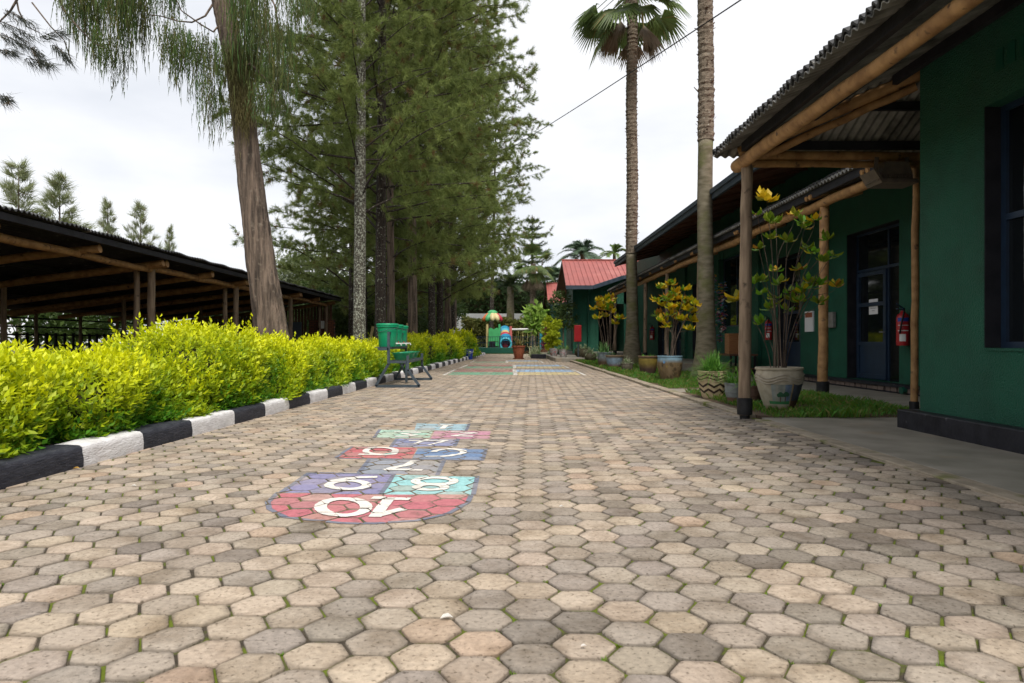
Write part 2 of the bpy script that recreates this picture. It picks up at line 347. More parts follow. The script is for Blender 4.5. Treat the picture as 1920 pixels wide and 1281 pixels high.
# cloud deck: bright overcast cover, broken only slightly
tc = N.new('ShaderNodeTexCoord'); mp = N.new('ShaderNodeMapping'); mp.inputs['Scale'].default_value = (1.0, 1.0, 2.6); mp.inputs['Location'].default_value = (0.35, 0.1, 0.2)
L.new(tc.outputs['Generated'], mp.inputs[0])
nz = N.new('ShaderNodeTexNoise'); nz.inputs['Scale'].default_value = 2.6; nz.inputs['Detail'].default_value = 5; nz.inputs['Roughness'].default_value = 0.5
L.new(mp.outputs[0], nz.inputs['Vector'])
cr = N.new('ShaderNodeValToRGB'); cr.color_ramp.elements[0].position = 0.33; cr.color_ramp.elements[0].color = (0.65, 0.675, 0.725, 1)
cr.color_ramp.elements[1].position = 0.56; cr.color_ramp.elements[1].color = (0.84, 0.845, 0.865, 1)
L.new(nz.outputs['Fac'], cr.inputs[0])
bgc = N.new('ShaderNodeBackground'); bgc.inputs[1].default_value = 0.97; L.new(cr.outputs[0], bgc.inputs[0])
mxs = N.new('ShaderNodeMixShader'); mxs.inputs[0].default_value = 0.93
L.new(bgs.outputs[0], mxs.inputs[1]); L.new(bgc.outputs[0], mxs.inputs[2]); L.new(mxs.outputs[0], N['World Output'].inputs['Surface'])
sl = bpy.data.lights.new('sun', 'SUN'); sl.energy = 2.8; sl.angle = R(22); sl.color = (1.0, 0.95, 0.87)
so = bpy.data.objects.new('sun', sl); COL.objects.link(so); so.rotation_euler = (R(90) - SUN_EL, 0, R(180) - SUN_AZ + R(0))
so.rotation_euler = Vector((math.sin(SUN_AZ) * math.cos(SUN_EL), math.cos(SUN_AZ) * math.cos(SUN_EL), math.sin(SUN_EL))).to_track_quat('Z', 'Y').to_euler()
SC.view_settings.view_transform = 'Standard'; SC.view_settings.look = 'None'; SC.view_settings.exposure = 0.43; SC.view_settings.gamma = 1
SC.cycles.max_bounces = 6; SC.cycles.diffuse_bounces = 3; SC.cycles.glossy_bounces = 2; SC.cycles.transmission_bounces = 3; SC.cycles.transparent_max_bounces = 4
SC.cycles.use_adaptive_sampling = True; SC.cycles.adaptive_threshold = 0.015
try: SC.cycles.use_denoising = True
except Exception: pass

# ------------------------------------------------------------------ ground, paving
mb = MB(); mb.box(-300, 300, -60, 500, -0.6, -0.05); tag(mb.build('ground', M['ground']), kind='structure')
SKEW = 0.037
def kerbx(y): return -3.60 + SKEW * y          # front face of the left kerb
RX = 3.14                                       # right edge of the paving
mb = MB()
ny = 90
for i in range(ny):
    y0 = -1 + 64 * i / ny; y1 = -1 + 64 * (i + 1) / ny
    mb.quad((-4.2, y0, -0.009), (3.6, y0, -0.009), (3.6, y1, -0.009), (-4.2, y1, -0.009))
tag(mb.build('paving_bed', M['joint']), kind='structure')
PP = 0.2; th = math.atan(SKEW)
E1 = np.array([math.cos(th), -math.sin(th)]); E2 = np.array([math.sin(th), math.cos(th)])
hexes = []   # cx, cy, colour, z, tilt
def lfn(x, y): return (math.sin(x * 0.9 + y * 0.35 + 1) + math.sin(x * 1.7 - y * 0.8) + math.sin(y * 0.55 + 2.2) + math.sin(x * .4 + y * 1.3)) / 4
for c in range(-28, 29):
    for r in range(-12, 330):
        p = E1 * (c * PP * 0.8660254) + E2 * ((r + (0.5 if c % 2 else 0)) * PP)
        x, y = p
        if y < 1.1 or y > 56.5: continue
        if x < kerbx(y) - 0.12 or x > RX + 0.02: continue
        if abs(x) > 0.80 * y + 0.4: continue
        if y > 36 and x > 2.5: continue
        hexes.append((x, y))
V = []; C = []; F6 = []; F12 = []; F4 = []; HEX = []
Rr = PP / 2 / 0.8660254
for (x, y) in hexes:
    t = random.random(); lf = lfn(x, y); rightward = max(0, min(1, (x - 0.1) / 2.6)) * (1 if y < 14 else 0.6)
    k = t * .92 + 0.06 + 0.14 * lf - 0.20 * rightward  # paver tones get darker towards the right, less so far off
    light = np.array([0.445, 0.37, 0.295]); mid = np.array([0.38, 0.325, 0.268]); grey = np.array([0.325, 0.284, 0.243]); dark = np.array([0.235, 0.205, 0.176])
    if k > 0.62: c0 = light
    elif k > 0.30: c0 = mid
    elif k > -0.03: c0 = grey
    else: c0 = dark
    if random.random() < 0.06: c0 = np.array([0.445, 0.345, 0.265])
    if random.random() < 0.025: c0 = dark
    far = max(0.0, min(1.0, (y - 12) / 18)); c0 = c0 * (1 - 0.5 * far) + mid * np.array([1.02, 1.0, 0.97]) * 0.5 * far
    c0 = c0 * random.uniform(0.90, 1.10) * np.array([1, random.uniform(0.985, 1.01), random.uniform(0.96, 1.02)])
    z = random.uniform(-0.0025, 0.0025); tx, ty = random.uniform(-.018, .018), random.uniform(-.018, .018)
    rot = random.uniform(-0.03, 0.03); jx, jy = random.uniform(-.003, .003), random.uniform(-.003, .003)
    base = len(V); rings = []
    gap = 0.0092 if y < 9 else 0.0068
    top = []
    near = y < 13; nv = 12 if near else 6
    for (rad, zz, cm) in (((Rr - gap) * 0.74, 0.0006, 1.0),) + ((Rr - gap - 0.0055, 0.0, 1.0), (Rr - gap - 0.001, -0.0022, 0.66), (Rr - gap, -0.012, 0.6), (Rr - gap, -0.03, 0.5)):
        for k6 in range(nv):
            a = (k6 * math.pi / 3 if not near else (k6 // 2) * math.pi / 3 + (-1, 1)[k6 % 2] * 0.085) + rot
            # slightly rounded corners: in the photo the pavers' corners are worn
            cr_ = rad * (1 + random.uniform(-0.012, 0.012)) * (0.988 if near else 1)
            o = E1 * (math.cos(a) * cr_) + E2 * (math.sin(a) * cr_)
            X = x + jx + o[0]; Y = y + jy + o[1]
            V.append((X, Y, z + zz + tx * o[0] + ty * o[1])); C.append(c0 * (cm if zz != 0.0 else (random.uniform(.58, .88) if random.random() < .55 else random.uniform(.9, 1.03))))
            if zz == 0.0: top.append((x + jx + o[0] * 1.034, y + jy + o[1] * 1.034))
    (F12 if near else F6).append([base + k for k in range(nv)])
    for rg in range(4):
        for k in range(nv):
            F4.append([base + rg * nv + k, base + rg * nv + nv + k, base + rg * nv + nv + (k + 1) % nv, base + rg * nv + (k + 1) % nv])
    HEX.append((x, y, top, z, tx, ty, c0))
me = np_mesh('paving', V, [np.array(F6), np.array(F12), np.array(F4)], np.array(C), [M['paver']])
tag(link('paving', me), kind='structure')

# ---- paint lying on the pavers: every painted cell is clipped by the pavers, so the joints stay bare
GRID = {}
for h in HEX: GRID.setdefault((int(h[0] // 0.5), int(h[1] // 0.5)), []).append(h)
def clip(subj, clipper):
    out = subj
    for i in range(len(clipper)):
        a = clipper[i]; b = clipper[(i + 1) % len(clipper)]; inp = out; out = []
        if not inp: return []
        def side(p): return (b[0] - a[0]) * (p[1] - a[1]) - (b[1] - a[1]) * (p[0] - a[0])
        for j in range(len(inp)):
            p = inp[j]; q = inp[(j + 1) % len(inp)]; sp, sq = side(p), side(q)
            if sp >= 0: out.append(p)
            if (sp >= 0) != (sq >= 0):
                t = sp / (sp - sq); out.append((p[0] + t * (q[0] - p[0]), p[1] + t * (q[1] - p[1])))
    return out
def paint(mb, poly, colour, lift, wear=0.2, wearvar=0.35, seed=0, grow=1.0):
    xs = [p[0] for p in poly]; ys = [p[1] for p in poly]
    ar = sum(poly[i][0] * poly[(i + 1) % len(poly)][1] - poly[(i + 1) % len(poly)][0] * poly[i][1] for i in range(len(poly)))
    if ar < 0: poly = poly[::-1]
    for gx in range(int((min(xs) - .2) // .5), int((max(xs) + .2) // .5) + 1):
        for gy in range(int((min(ys) - .2) // .5), int((max(ys) + .2) // .5) + 1):
            for h in GRID.get((gx, gy), ()):
                if h[0] < min(xs) - .13 or h[0] > max(xs) + .13 or h[1] < min(ys) - .13 or h[1] > max(ys) + .13: continue
                q = clip(h[2] if grow == 1.0 else [(h[0] + (p[0] - h[0]) * grow, h[1] + (p[1] - h[1]) * grow) for p in h[2]], poly)
                if len(q) < 3: continue
                rr = random.Random(int(h[0] * 1000) * 7919 + int(h[1] * 1000) + seed)
                k = min(0.95, wear + wearvar * rr.random() ** 2.5 * 1.8)
                mb.col = tuple(colour[i] * (1 - k) + h[6][i] * k for i in range(3))
                mb.poly([(p[0], p[1], h[3] + h[4] * (p[0] - h[0]) + h[5] * (p[1] - h[1]) + lift) for p in q])
def stroke(mb, pts, wd, colour, lift, wear=0.05, grow=1.0):
    for i in range(len(pts) - 1):
        a = np.array(pts[i]); b = np.array(pts[i + 1]); d = b - a; l = np.linalg.norm(d)
        if l < 1e-6: continue
        d /= l; n = np.array([-d[1], d[0]]) * wd / 2; e = d * wd * 0.22
        paint(mb, [tuple(a - e - n), tuple(b + e - n), tuple(b + e + n), tuple(a - e + n)], colour, lift + 0.0001 * i, wear, 0.1, 0, grow)
def H(x, y): return G(480 + x / 4.0, 780 + y / 4.0)
hop = thing('hopscotch_game', 'colourful hopscotch painted on the pavers, squares 1 to 10 ending in a red half circle', 'floor game', (-1.0, 5.2, 0))
CELLS = [
 ('pale blue square with a white 1', [(1205, 57), (1598, 62), (1575, 110), (1188, 107)], (0.30, 0.50, 0.60), 0.25),
 ('mint green square with a white 3', [(930, 105), (1330, 110), (1300, 165), (890, 165)], (0.38, 0.62, 0.50), 0.2),
 ('pink square with a white 2', [(1340, 115), (1760, 113), (1750, 172), (1312, 172)], (0.52, 0.22, 0.33), 0.2),
 ('periwinkle square with a white 4', [(1060, 172), (1515, 175), (1490, 228), (1010, 232)], (0.22, 0.26, 0.46), 0.2),
 ('red square with a white 6', [(720, 232), (1210, 238), (1165, 325), (605, 315)], (0.50, 0.11, 0.13), 0.12),
 ('strong blue square with a white 5', [(1215, 245), (1720, 248), (1700, 335), (1168, 328)], (0.12, 0.22, 0.40), 0.14),
 ('faded grey blue square with a white 7', [(850, 325), (1410, 340), (1360, 445), (770, 430)], (0.20, 0.26, 0.36), 0.3),
 ('violet square with a white 9', [(395, 428), (1035, 440), (935, 592), (190, 575)], (0.24, 0.23, 0.40), 0.12),
 ('aqua square with a white 8', [(1042, 445), (1650, 455), (1615, 592), (938, 590)], (0.30, 0.58, 0.59), 0.06),
 ('red half circle with a white 10', [(165, 580), (1615, 596), (1590, 650), (1450, 730), (1200, 790), (900, 812), (640, 806), (400, 786), (225, 762), (100, 700), (88, 650)], (0.50, 0.14, 0.175), 0.12)]
for lab, pl, c, wr in CELLS:
    m_ = MB(); paint(m_, [H(*p) for p in pl], c, 0.0012, wr, 0.30)
    o = m_.build('painted_cell', M['paint'], hop); o['label'] = lab
OUT = (0.13, 0.16, 0.24)
for pl in ([(165, 580), (88, 650), (100, 700), (225, 762), (400, 786), (640, 806), (900, 812), (1200, 790), (1450, 730), (1590, 650), (1615, 596)],
           [(190, 575), (395, 428), (1035, 440)], [(1660, 455), (1630, 590)], [(770, 430), (850, 325)], [(1360, 445), (1410, 340)], [(600, 316), (720, 232)], [(1700, 335), (1725, 248)],
           [(1490, 230), (1518, 172)], [(1010, 232), (1060, 172)], [(885, 165), (930, 103)], [(1600, 62), (1575, 112)], [(600, 318), (1700, 337)], [(1035, 440), (935, 592)]):
    m_ = MB(); stroke(m_, [H(*p) for p in pl], 0.034, OUT, 0.0032, 0.22); m_.build('painted_outline', M['paint'], hop)
def ell(cx, cy, rx, ry, a0=0, a1=360, n=22): return [(cx + rx * math.cos(R(a0 + (a1 - a0) * i / n)), cy + ry * math.sin(R(a0 + (a1 - a0) * i / n))) for i in range(n + 1)]
NUM = [
 (0.062, [[(1375, 71), (1470, 71)], [(1428, 71), (1395, 101)]]),
 (0.055, [[(1470, 124), (1560, 126), (1650, 132), (1560, 142), (1475, 152)], [(1475, 152), (1620, 158)]]),
 (0.055, [[(1045, 124), (1190, 121), (1225, 128), (1100, 137), (1200, 147), (1150, 157), (1050, 157)]]),
 (0.05, [[(1155, 190), (1430, 189), (1300, 222)], [(1195, 211), (1290, 178)]]),
 (0.062, [ell(1445, 275, 112, 22, 190, 400), [(1525, 290), (1455, 304), (1360, 308), (1285, 308)]]),
 (0.06, [ell(935, 266, 112, 25), [(1045, 276), (1030, 288), (930, 296), (780, 293)]]),
 (0.066, [[(1185, 343), (1130, 372), (980, 406), (1235, 408)]]),
 (0.066, [ell(1340, 494, 145, 26), ell(1310, 541, 104, 20)]),
 (0.066, [ell(688, 524, 142, 32), [(546, 518), (590, 488), (690, 472), (790, 466), (895, 463)]]),
 (0.074, [ell(655, 690, 172, 62), [(890, 620), (1135, 627)], [(1000, 622), (945, 690), (895, 758)], [(905, 752), (1000, 727), (1090, 706)]])]
for wd, strokes in NUM:
    m_ = MB()
    for pl in strokes: stroke(m_, [H(*p) for p in pl], wd, (0.76, 0.73, 0.68), 0.0058, 0.03, 1.045)
    o = m_.build('painted_number', M['paint_white'], hop); o['label'] = 'white hand painted number'
m_ = MB(); stroke(m_, [H(955, 289), (H(1010, 287))], 0.03, (0.1, 0.5, 0.42), 0.0085, 0.1); o = m_.build('painted_dash', M['paint'], hop); o['label'] = 'small teal dash under the 6'

def ladder(y0, y1, xl, xc, xr, skl, skr, label, wear):
    t = thing('painted_play_grid', label, 'floor game', ((xl + xr) / 2, y0, 0), 'striped play grids painted across the paving')
    ym = y0 + (y1 - y0) * 0.48
    def part(nm, poly, c, w_, lab=None):
        m_ = MB(); paint(m_, poly, c, 0.0015, w_, 0.35); o = m_.build(nm, M['paint'], t)
        if lab: o['label'] = lab
    part('painted_band', [(xl + .12, y0), (xc - .05, y0), (xc - .05, ym - .04), (xl + .12 + skl * .45, ym - .04)], (0.15, 0.40, 0.26), wear, 'green band')
    part('painted_band', [(xl + .12 + skl * .5, ym + .06), (xc - .05, ym + .06), (xc - .05, y1), (xl + .12 + skl, y1)], (0.42, 0.18, 0.17), wear + .1, 'dull red band')
    part('painted_band', [(xc + .08, y0), (xr - .1, y0), (xr - .1 + skr * .45, ym - .04), (xc + .08, ym - .04)], (0.66, 0.54, 0.28), wear, 'yellow band')
    part('painted_band', [(xc + .08, ym + .06), (xr - .1 + skr * .5, ym + .06), (xr - .1 + skr, y1), (xc + .08, y1)], (0.33, 0.52, 0.76), wear, 'light blue band')
    for (xa, xb, wd) in ((xl, xl + skl, .09), (xc, xc + .02, .14), (xr, xr + skr, .09)):
        part('painted_line', [(xa - wd / 2, y0 - .1), (xa + wd / 2, y0 - .1), (xb + wd / 2, y1), (xb - wd / 2, y1)], (0.78, 0.76, 0.72), 0.05)
ladder(20.9, 24.9, -1.90, 0.26, 2.36, .06, .0, 'nearest of the striped red, green, blue and yellow grids painted across the paving', 0.08)
ladder(26.3, 30.0, -1.78, 0.30, 2.36, .1, .0, 'middle striped grid painted on the paving, white end lines', 0.12)
ladder(33.3, 37.0, -1.75, 0.0, 1.72, .05, .05, 'farthest faded striped grid, its left half nearly worn away', 0.3)

# ------------------------------------------------------------------ kerb, beds, walkway
kb = tag(thing('kerb', None, None, (kerbx(5), 5, 0)), kind='structure')
bounds = [2.7, 3.65, 4.6, 5.56, 6.42, 7.34, 8.39, 9.35, 10.26]
while bounds[-1] < 52: bounds.append(bounds[-1] + 0.97)
KH = 0.172
for i in range(len(bounds) - 1):
    y0, y1 = bounds[i], bounds[i + 1]
    if 37.6 < y0 < 40.4: pass
    white = (i % 2 == 1)
    m_ = MB(); nn = 6
    # cross-section swept along the block: front face, worn rounded arris, top, back
    rings = []
    for j in range(nn + 1):
        y = y0 + 0.004 + (y1 - y0 - 0.008) * j / nn; x = kerbx(y)
        jt = lambda s=0.004: random.uniform(-s, s)
        prof = [(0.0 + jt(.003), -0.03), (0.004 + jt(), 0.06), (-0.004 + jt(), 0.12), (-0.008 + jt(.003), KH - 0.02 + jt(.003)), (-0.03 + jt(.003), KH + jt(.003)), (-0.14, KH + 0.004 + jt()), (-0.25, KH + jt()), (-0.26, 0.0)]
        rings.append([m_.av((x + p[0], y, p[1])) for p in prof])
    for a, b in zip(rings[:-1], rings[1:]):
        for k in range(len(a) - 1): m_.af([a[k], a[k + 1], b[k + 1], b[k]])
    m_.af(rings[0]); m_.af(rings[-1][::-1])
    o = shadesmooth(m_.build('kerb_block', M['kerb_white'] if white else M['kerb_black'], kb), 50)
    o['label'] = 'white painted kerb block' if white else 'black painted kerb block'
m_ = MB()   # planting bed behind the kerb
for i in range(60):
    y0, y1 = i - 4.0, i - 3.0
    xs = [kerbx(y0) - .2, kerbx(y0) - .5, -5.0, -6.5, -8, -12, -40]; zs = [.135, .15, .16, .15, .12, .1, .1]
    xs2 = [kerbx(y1) - .2, kerbx(y1) - .5, -5.0, -6.5, -8, -12, -40]
    for k in range(6): m_.quad((xs[k], y0, zs[k]), (xs2[k], y1, zs[k]), (xs2[k + 1], y1, zs[k + 1]), (xs[k + 1], y0, zs[k + 1]))
o = m_.build('planting_bed', M['soil']); tag(o, kind='structure')
# right: concrete walkway, its edging strip, the raised terrace farther on
m_ = MB(); m_.box(RX + .17, 7.6, -4, 9.0, -0.3, 0.018, 0.006); m_.box(RX + .17, 7.6, 13.35, 14.55, -0.3, 0.018); m_.box(RX + .17, 7.6, 17.9, 18.7, -0.3, 0.018); m_.box(RX + .17, 7.6, 23.6, 25.2, -0.3, 0.018)
m_.box(5.62, 7.6, 9.0, 22.5, -0.3, 0.024)
tag(m_.build('walkway', M['concrete']), kind='structure')
m_ = MB(); m_.box(RX, RX + .17, -4, 8.78, -0.3, 0.02, 0.006)
for i in range(26): m_.box(RX + random.uniform(-.01, .01), RX + .17, 9.2 + i * .97, 9.2 + i * .97 + .955, -0.3, 0.035 + 0.002 * i + random.uniform(-.004, .004), 0.012)
tag(m_.build('walkway_edging', M['edging']), kind='structure')
m_ = MB(); m_.box(2.42, 12, 34.4, 52, -0.3, 0.20, 0.02); m_.box(5.45, 7.6, 22.5, 34.4, -0.3, 0.30, 0.02); m_.box(4.1, 7.6, 37.5, 52, -0.3, 0.40, 0.02)
tag(m_.build('terrace', M['concrete']), kind='structure')
m_ = MB()
for (a, b) in ((9.0, 13.35), (14.55, 17.9), (18.7, 23.6), (25.2, 34.4)): m_.box(RX + .17, 5.62, a, b, -0.3, 0.03)
tag(m_.build('lawn_soil', M['soil']), kind='structure')
# grass: blades in the strips between the pots
def grass_blades(regions, dens, hmin, hmax, wd):
    V = []; C = []
    for (x0, x1, y0, y1) in regions:
        n = int((x1 - x0) * (y1 - y0) * dens)
        x = RNG.uniform(x0, x1, n); y = RNG.uniform(y0, y1, n)
        kp = (np.sin(x * 5 + y * 2) + np.sin(y * 3.1 - x * 2) + RNG.normal(0, .8, n)) > -.75
        ed = np.minimum.reduce([x - x0, x1 - x, y - y0, y1 - y]); kp &= (ed + RNG.uniform(-.1, .12, n)) > 0
        x, y = x[kp], y[kp]; n = len(x)
        a = RNG.uniform(0, 6.283, n); h = RNG.uniform(hmin, hmax, n) * (0.8 + 0.35 * np.sin(x * 4) * np.sin(y * 3.3)); ln = RNG.uniform(0.2, 0.9, n) * h
        lx, ly = np.cos(a) * ln, np.sin(a) * ln; b = a + 1.57; wx, wy = np.cos(b) * wd, np.sin(b) * wd
        z0 = np.full(n, .025)
        p0 = np.stack([x - wx, y - wy, z0], 1); p1 = np.stack([x + wx, y + wy, z0], 1)
        p2 = np.stack([x + lx * .35 + wx * .8, y + ly * .35 + wy * .8, z0 + h * .65], 1); p3 = np.stack([x + lx, y + ly, z0 + h], 1)
        V.append(np.stack([p0, p1, p2, p3], 1).reshape(-1, 3))
        g = np.stack([RNG.uniform(.06, .15, n), RNG.uniform(.16, .28, n), RNG.uniform(.015, .04, n)], 1)
        dry = RNG.random(n) < .12; g[dry] = (.30, .26, .09)
        C.append(np.repeat(g, 4, 0))
    V = np.concatenate(V); n = len(V) // 4; f = np.arange(n * 4).reshape(n, 4)
    return V, f, np.concatenate(C)
gv, gf, gc = grass_blades([(3.42, 5.7, 8.86, 13.4), (3.36, 5.6, 14.45, 18.0)], 2100, .04, .14, .0035)
gv2, gf2, gc2 = grass_blades([(3.33, 5.5, 18.5, 23.7), (3.3, 5.4, 25.1, 34.3)], 900, .07, .17, .006)
me = np_mesh('grass', np.concatenate([gv, gv2]), [np.concatenate([gf, gf2 + len(gv)])], np.concatenate([gc, gc2]), [M['leaf']])
tag(link('grass', me), 'short green grass growing in the strips between concrete crossings and pots', 'grass', kind='stuff')
# small weeds and moss tufts in the joints on the right
mv = []; mc = []
for h in HEX:
    if h[1] > 9: continue
    if random.random() < (0.42 if h[0] > 0.0 else 0.12):
        a = random.choice([0, 1, 2, 3, 4, 5]) * math.pi / 3 + th * -1
        cx = h[0] + math.cos(a) * Rr; cy = h[1] + math.sin(a) * Rr
        for k in range(14):
            ang = random.uniform(0, 6.28); d = random.uniform(0, .014); l = random.uniform(.006, .016); b = random.uniform(0, 6.28)
            x = cx + math.cos(ang) * d; y = cy + math.sin(ang) * d
            mv += [(x - .003 * math.sin(b), y + .003 * math.cos(b), -.011), (x + .003 * math.sin(b), y - .003 * math.cos(b), -.011), (x + l * .7 * math.cos(b), y + l * .7 * math.sin(b), -.011 + l)]
            g = (random.uniform(.12, .2), random.uniform(.2, .3), .02); mc += [g] * 3
n = len(mv) // 3
me = np_mesh('moss', mv, [np.arange(n * 3).reshape(n, 3)], np.array(mc), [M['leaf']])
tag(link('moss', me), 'tiny green moss and weeds growing in the joints between pavers', 'moss', kind='stuff')
for i, (u, v, sz, c, lab) in enumerate(((1245, 731, .07, (.55, .2, .1), 'curled orange dead leaf lying on the paving near the walkway edge'), (1095, 1218, .022, (.75, .72, .68), 'tiny white petal on a grey paver at the bottom of the path'),
        (1053, 953, .03, (.75, .74, .7), 'small white scrap on a dark paver right of the hopscotch'), (838, 1165, .05, (.78, .76, .72), 'white chip on the edge of a dark paver below the hopscotch'), (250, 914, .035, (.75, .74, .7), 'white petal on the pavers beside the black and white kerb'), (142, 881, .05, (.6, .36, .08), 'yellow orange dead leaf at the foot of the near kerb'))):
    x, y = G(u, v); m_ = MB(); m_.col = c
    m_.leaf((x - sz / 2, y, .010), (1, .3, 0.05), (-.3, 1, 0), sz, sz * .6, .3)
    m_.top('fallen_leaf' if i in (0, 5) else 'fallen_petal', M['leaf'], lab, 'leaf' if i in (0, 5) else 'petal', (x, y, .004))

# ------------------------------------------------------------------ leaf batches (numpy)
def leaf_quads(p, d, s, L, Wd, fold=0.2):
    """diamond leaves: p,d,s (n,3), L,W (n,)"""
    n = np.cross(d, s); L = L[:, None]; Wd = Wd[:, None]
    a = p; t = p + d * L - n * L * .12; m = p + d * L * .5 + n * 0
    b = p + d * L * .48 + s * Wd * .5 + n * Wd * fold; c = p + d * L * .48 - s * Wd * .5 + n * Wd * fold
    return np.stack([a, b, t, c], 1).reshape(-1, 3)
def unit(a): return a / np.maximum(np.linalg.norm(a, axis=1, keepdims=True), 1e-9)
def rnd_dirs(n): return unit(RNG.normal(size=(n, 3)))
def lumps(p, s=1.0): return (np.sin(p[:, 0] * 5.1 * s + p[:, 2] * 3) + np.sin(p[:, 1] * 4.3 * s - p[:, 2] * 4 * s) + np.sin(p[:, 2] * 6 * s + p[:, 0] * 3 - p[:, 1] * 2.5 * s)) / 3
def shrub_mesh(name, cx, cy, rx, ry, h, zb, nsh, lsz, ytop=1.0, nlf=9, bright=1.0):
    """leafy shrub (local origin at its base): shoots over a lumpy rounded box + stems + solid core with inner shade put into its colour"""
    d = rnd_dirs(int(nsh * 1.25)); d = d[d[:, 2] > -0.15]; n = len(d)
    e = 4.2
    k = (np.abs(d[:, 0] / rx) ** e + np.abs(d[:, 1] / ry) ** e + np.abs(np.maximum(d[:, 2], 0) / h) ** e) ** (-1 / e)
    p = d * k[:, None]; p[:, 2] = np.maximum(p[:, 2], 0)
    lowm = RNG.random(n) < .45                                  # more on the upright flanks
    p[lowm, 2] *= RNG.random(lowm.sum()) ** .6
    wp = p + np.array([cx, cy, 0]); lp = lumps(wp)
    f = .90 + .20 * lp + RNG.normal(0, .05, n)
    p *= f[:, None]; p[:, 2] = np.maximum(p[:, 2] + RNG.normal(0, .02, n), .02)
    nr = unit(np.stack([p[:, 0] / rx ** 2, p[:, 1] / ry ** 2, p[:, 2] / h ** 2], 1))
    ax = unit(nr * .8 + np.array([0, 0, .75]) + RNG.normal(0, .38, (n, 3)))
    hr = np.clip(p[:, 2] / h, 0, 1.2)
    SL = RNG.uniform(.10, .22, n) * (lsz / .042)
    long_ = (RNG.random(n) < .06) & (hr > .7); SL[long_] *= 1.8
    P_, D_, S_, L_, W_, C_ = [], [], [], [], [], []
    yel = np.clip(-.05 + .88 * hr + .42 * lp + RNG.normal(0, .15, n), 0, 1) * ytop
    for i in range(nlf):
        t = (i + .6) / nlf
        r = unit(np.cross(ax, rnd_dirs(n)))
        dd = unit(ax * (.35 + .6 * t) + r * (1.05 - .5 * t) + np.array([0, 0, -.12]))
        ss = unit(np.cross(dd, rnd_dirs(n)))
        # leaves mostly face up/out
        up = unit(np.cross(np.cross(dd, np.array([[0, 0, 1.0]]) + nr * .5), dd)); ss = unit(np.cross(dd, up) + RNG.normal(0, .35, (n, 3)))
        P_.append(p + ax * (SL * (t - .45))[:, None]); D_.append(dd); S_.append(ss)
        L_.append(lsz * 1.35 * RNG.uniform(.75, 1.25, n) * (1.15 - .35 * t)); W_.append(lsz * RNG.uniform(.55, .72, n))
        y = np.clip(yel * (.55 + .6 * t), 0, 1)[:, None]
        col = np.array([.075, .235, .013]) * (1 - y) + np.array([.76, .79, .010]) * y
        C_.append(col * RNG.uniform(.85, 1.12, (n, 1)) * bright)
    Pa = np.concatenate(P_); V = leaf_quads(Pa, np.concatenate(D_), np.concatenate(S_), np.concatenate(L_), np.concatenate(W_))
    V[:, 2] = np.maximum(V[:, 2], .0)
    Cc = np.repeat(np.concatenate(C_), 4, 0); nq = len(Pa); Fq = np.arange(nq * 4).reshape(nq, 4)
    # inside
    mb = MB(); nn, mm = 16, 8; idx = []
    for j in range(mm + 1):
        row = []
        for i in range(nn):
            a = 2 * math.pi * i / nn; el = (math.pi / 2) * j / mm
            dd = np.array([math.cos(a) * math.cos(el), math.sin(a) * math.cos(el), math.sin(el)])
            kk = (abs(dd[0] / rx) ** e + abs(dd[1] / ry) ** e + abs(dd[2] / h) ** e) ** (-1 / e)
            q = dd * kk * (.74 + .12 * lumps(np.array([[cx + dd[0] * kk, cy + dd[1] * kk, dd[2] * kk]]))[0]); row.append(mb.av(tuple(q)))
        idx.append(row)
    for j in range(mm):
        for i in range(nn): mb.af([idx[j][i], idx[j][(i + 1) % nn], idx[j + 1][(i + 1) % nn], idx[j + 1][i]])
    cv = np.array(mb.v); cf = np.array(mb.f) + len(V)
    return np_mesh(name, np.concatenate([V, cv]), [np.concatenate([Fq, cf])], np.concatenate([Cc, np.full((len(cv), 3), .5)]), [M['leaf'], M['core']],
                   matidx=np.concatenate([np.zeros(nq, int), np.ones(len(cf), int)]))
def shrub(name, label, cat, x, y, rx, ry, h, zb, nsh, lsz, group=None, ytop=1.0, nlf=9, bright=1.0):
    t = thing(name, label, cat, (x, y, zb), group)
    o = link('foliage', shrub_mesh(name + '_foliage', x, y, rx, ry, h, zb, nsh, lsz, ytop, nlf, bright), t)
    for k in range(7):
        mb = MB(); a = random.uniform(0, 6.28); r0 = random.uniform(.05, .5)
        x0, y0 = rx * .75 * random.uniform(-1, 1), ry * .8 * random.uniform(-1, 1)
        mb.tube([(x0, y0, -.02), (x0 + .08 * math.cos(a), y0 + .08 * math.sin(a), h * .25), (x0 + .2 * math.cos(a), y0 + .2 * math.sin(a), h * .55)], [.014, .011, .006], 6)
        mb.build('stem', M['bark'], t, world=False)
    return t
HG = 'clipped yellow-green hedge shrubs along the kerb'
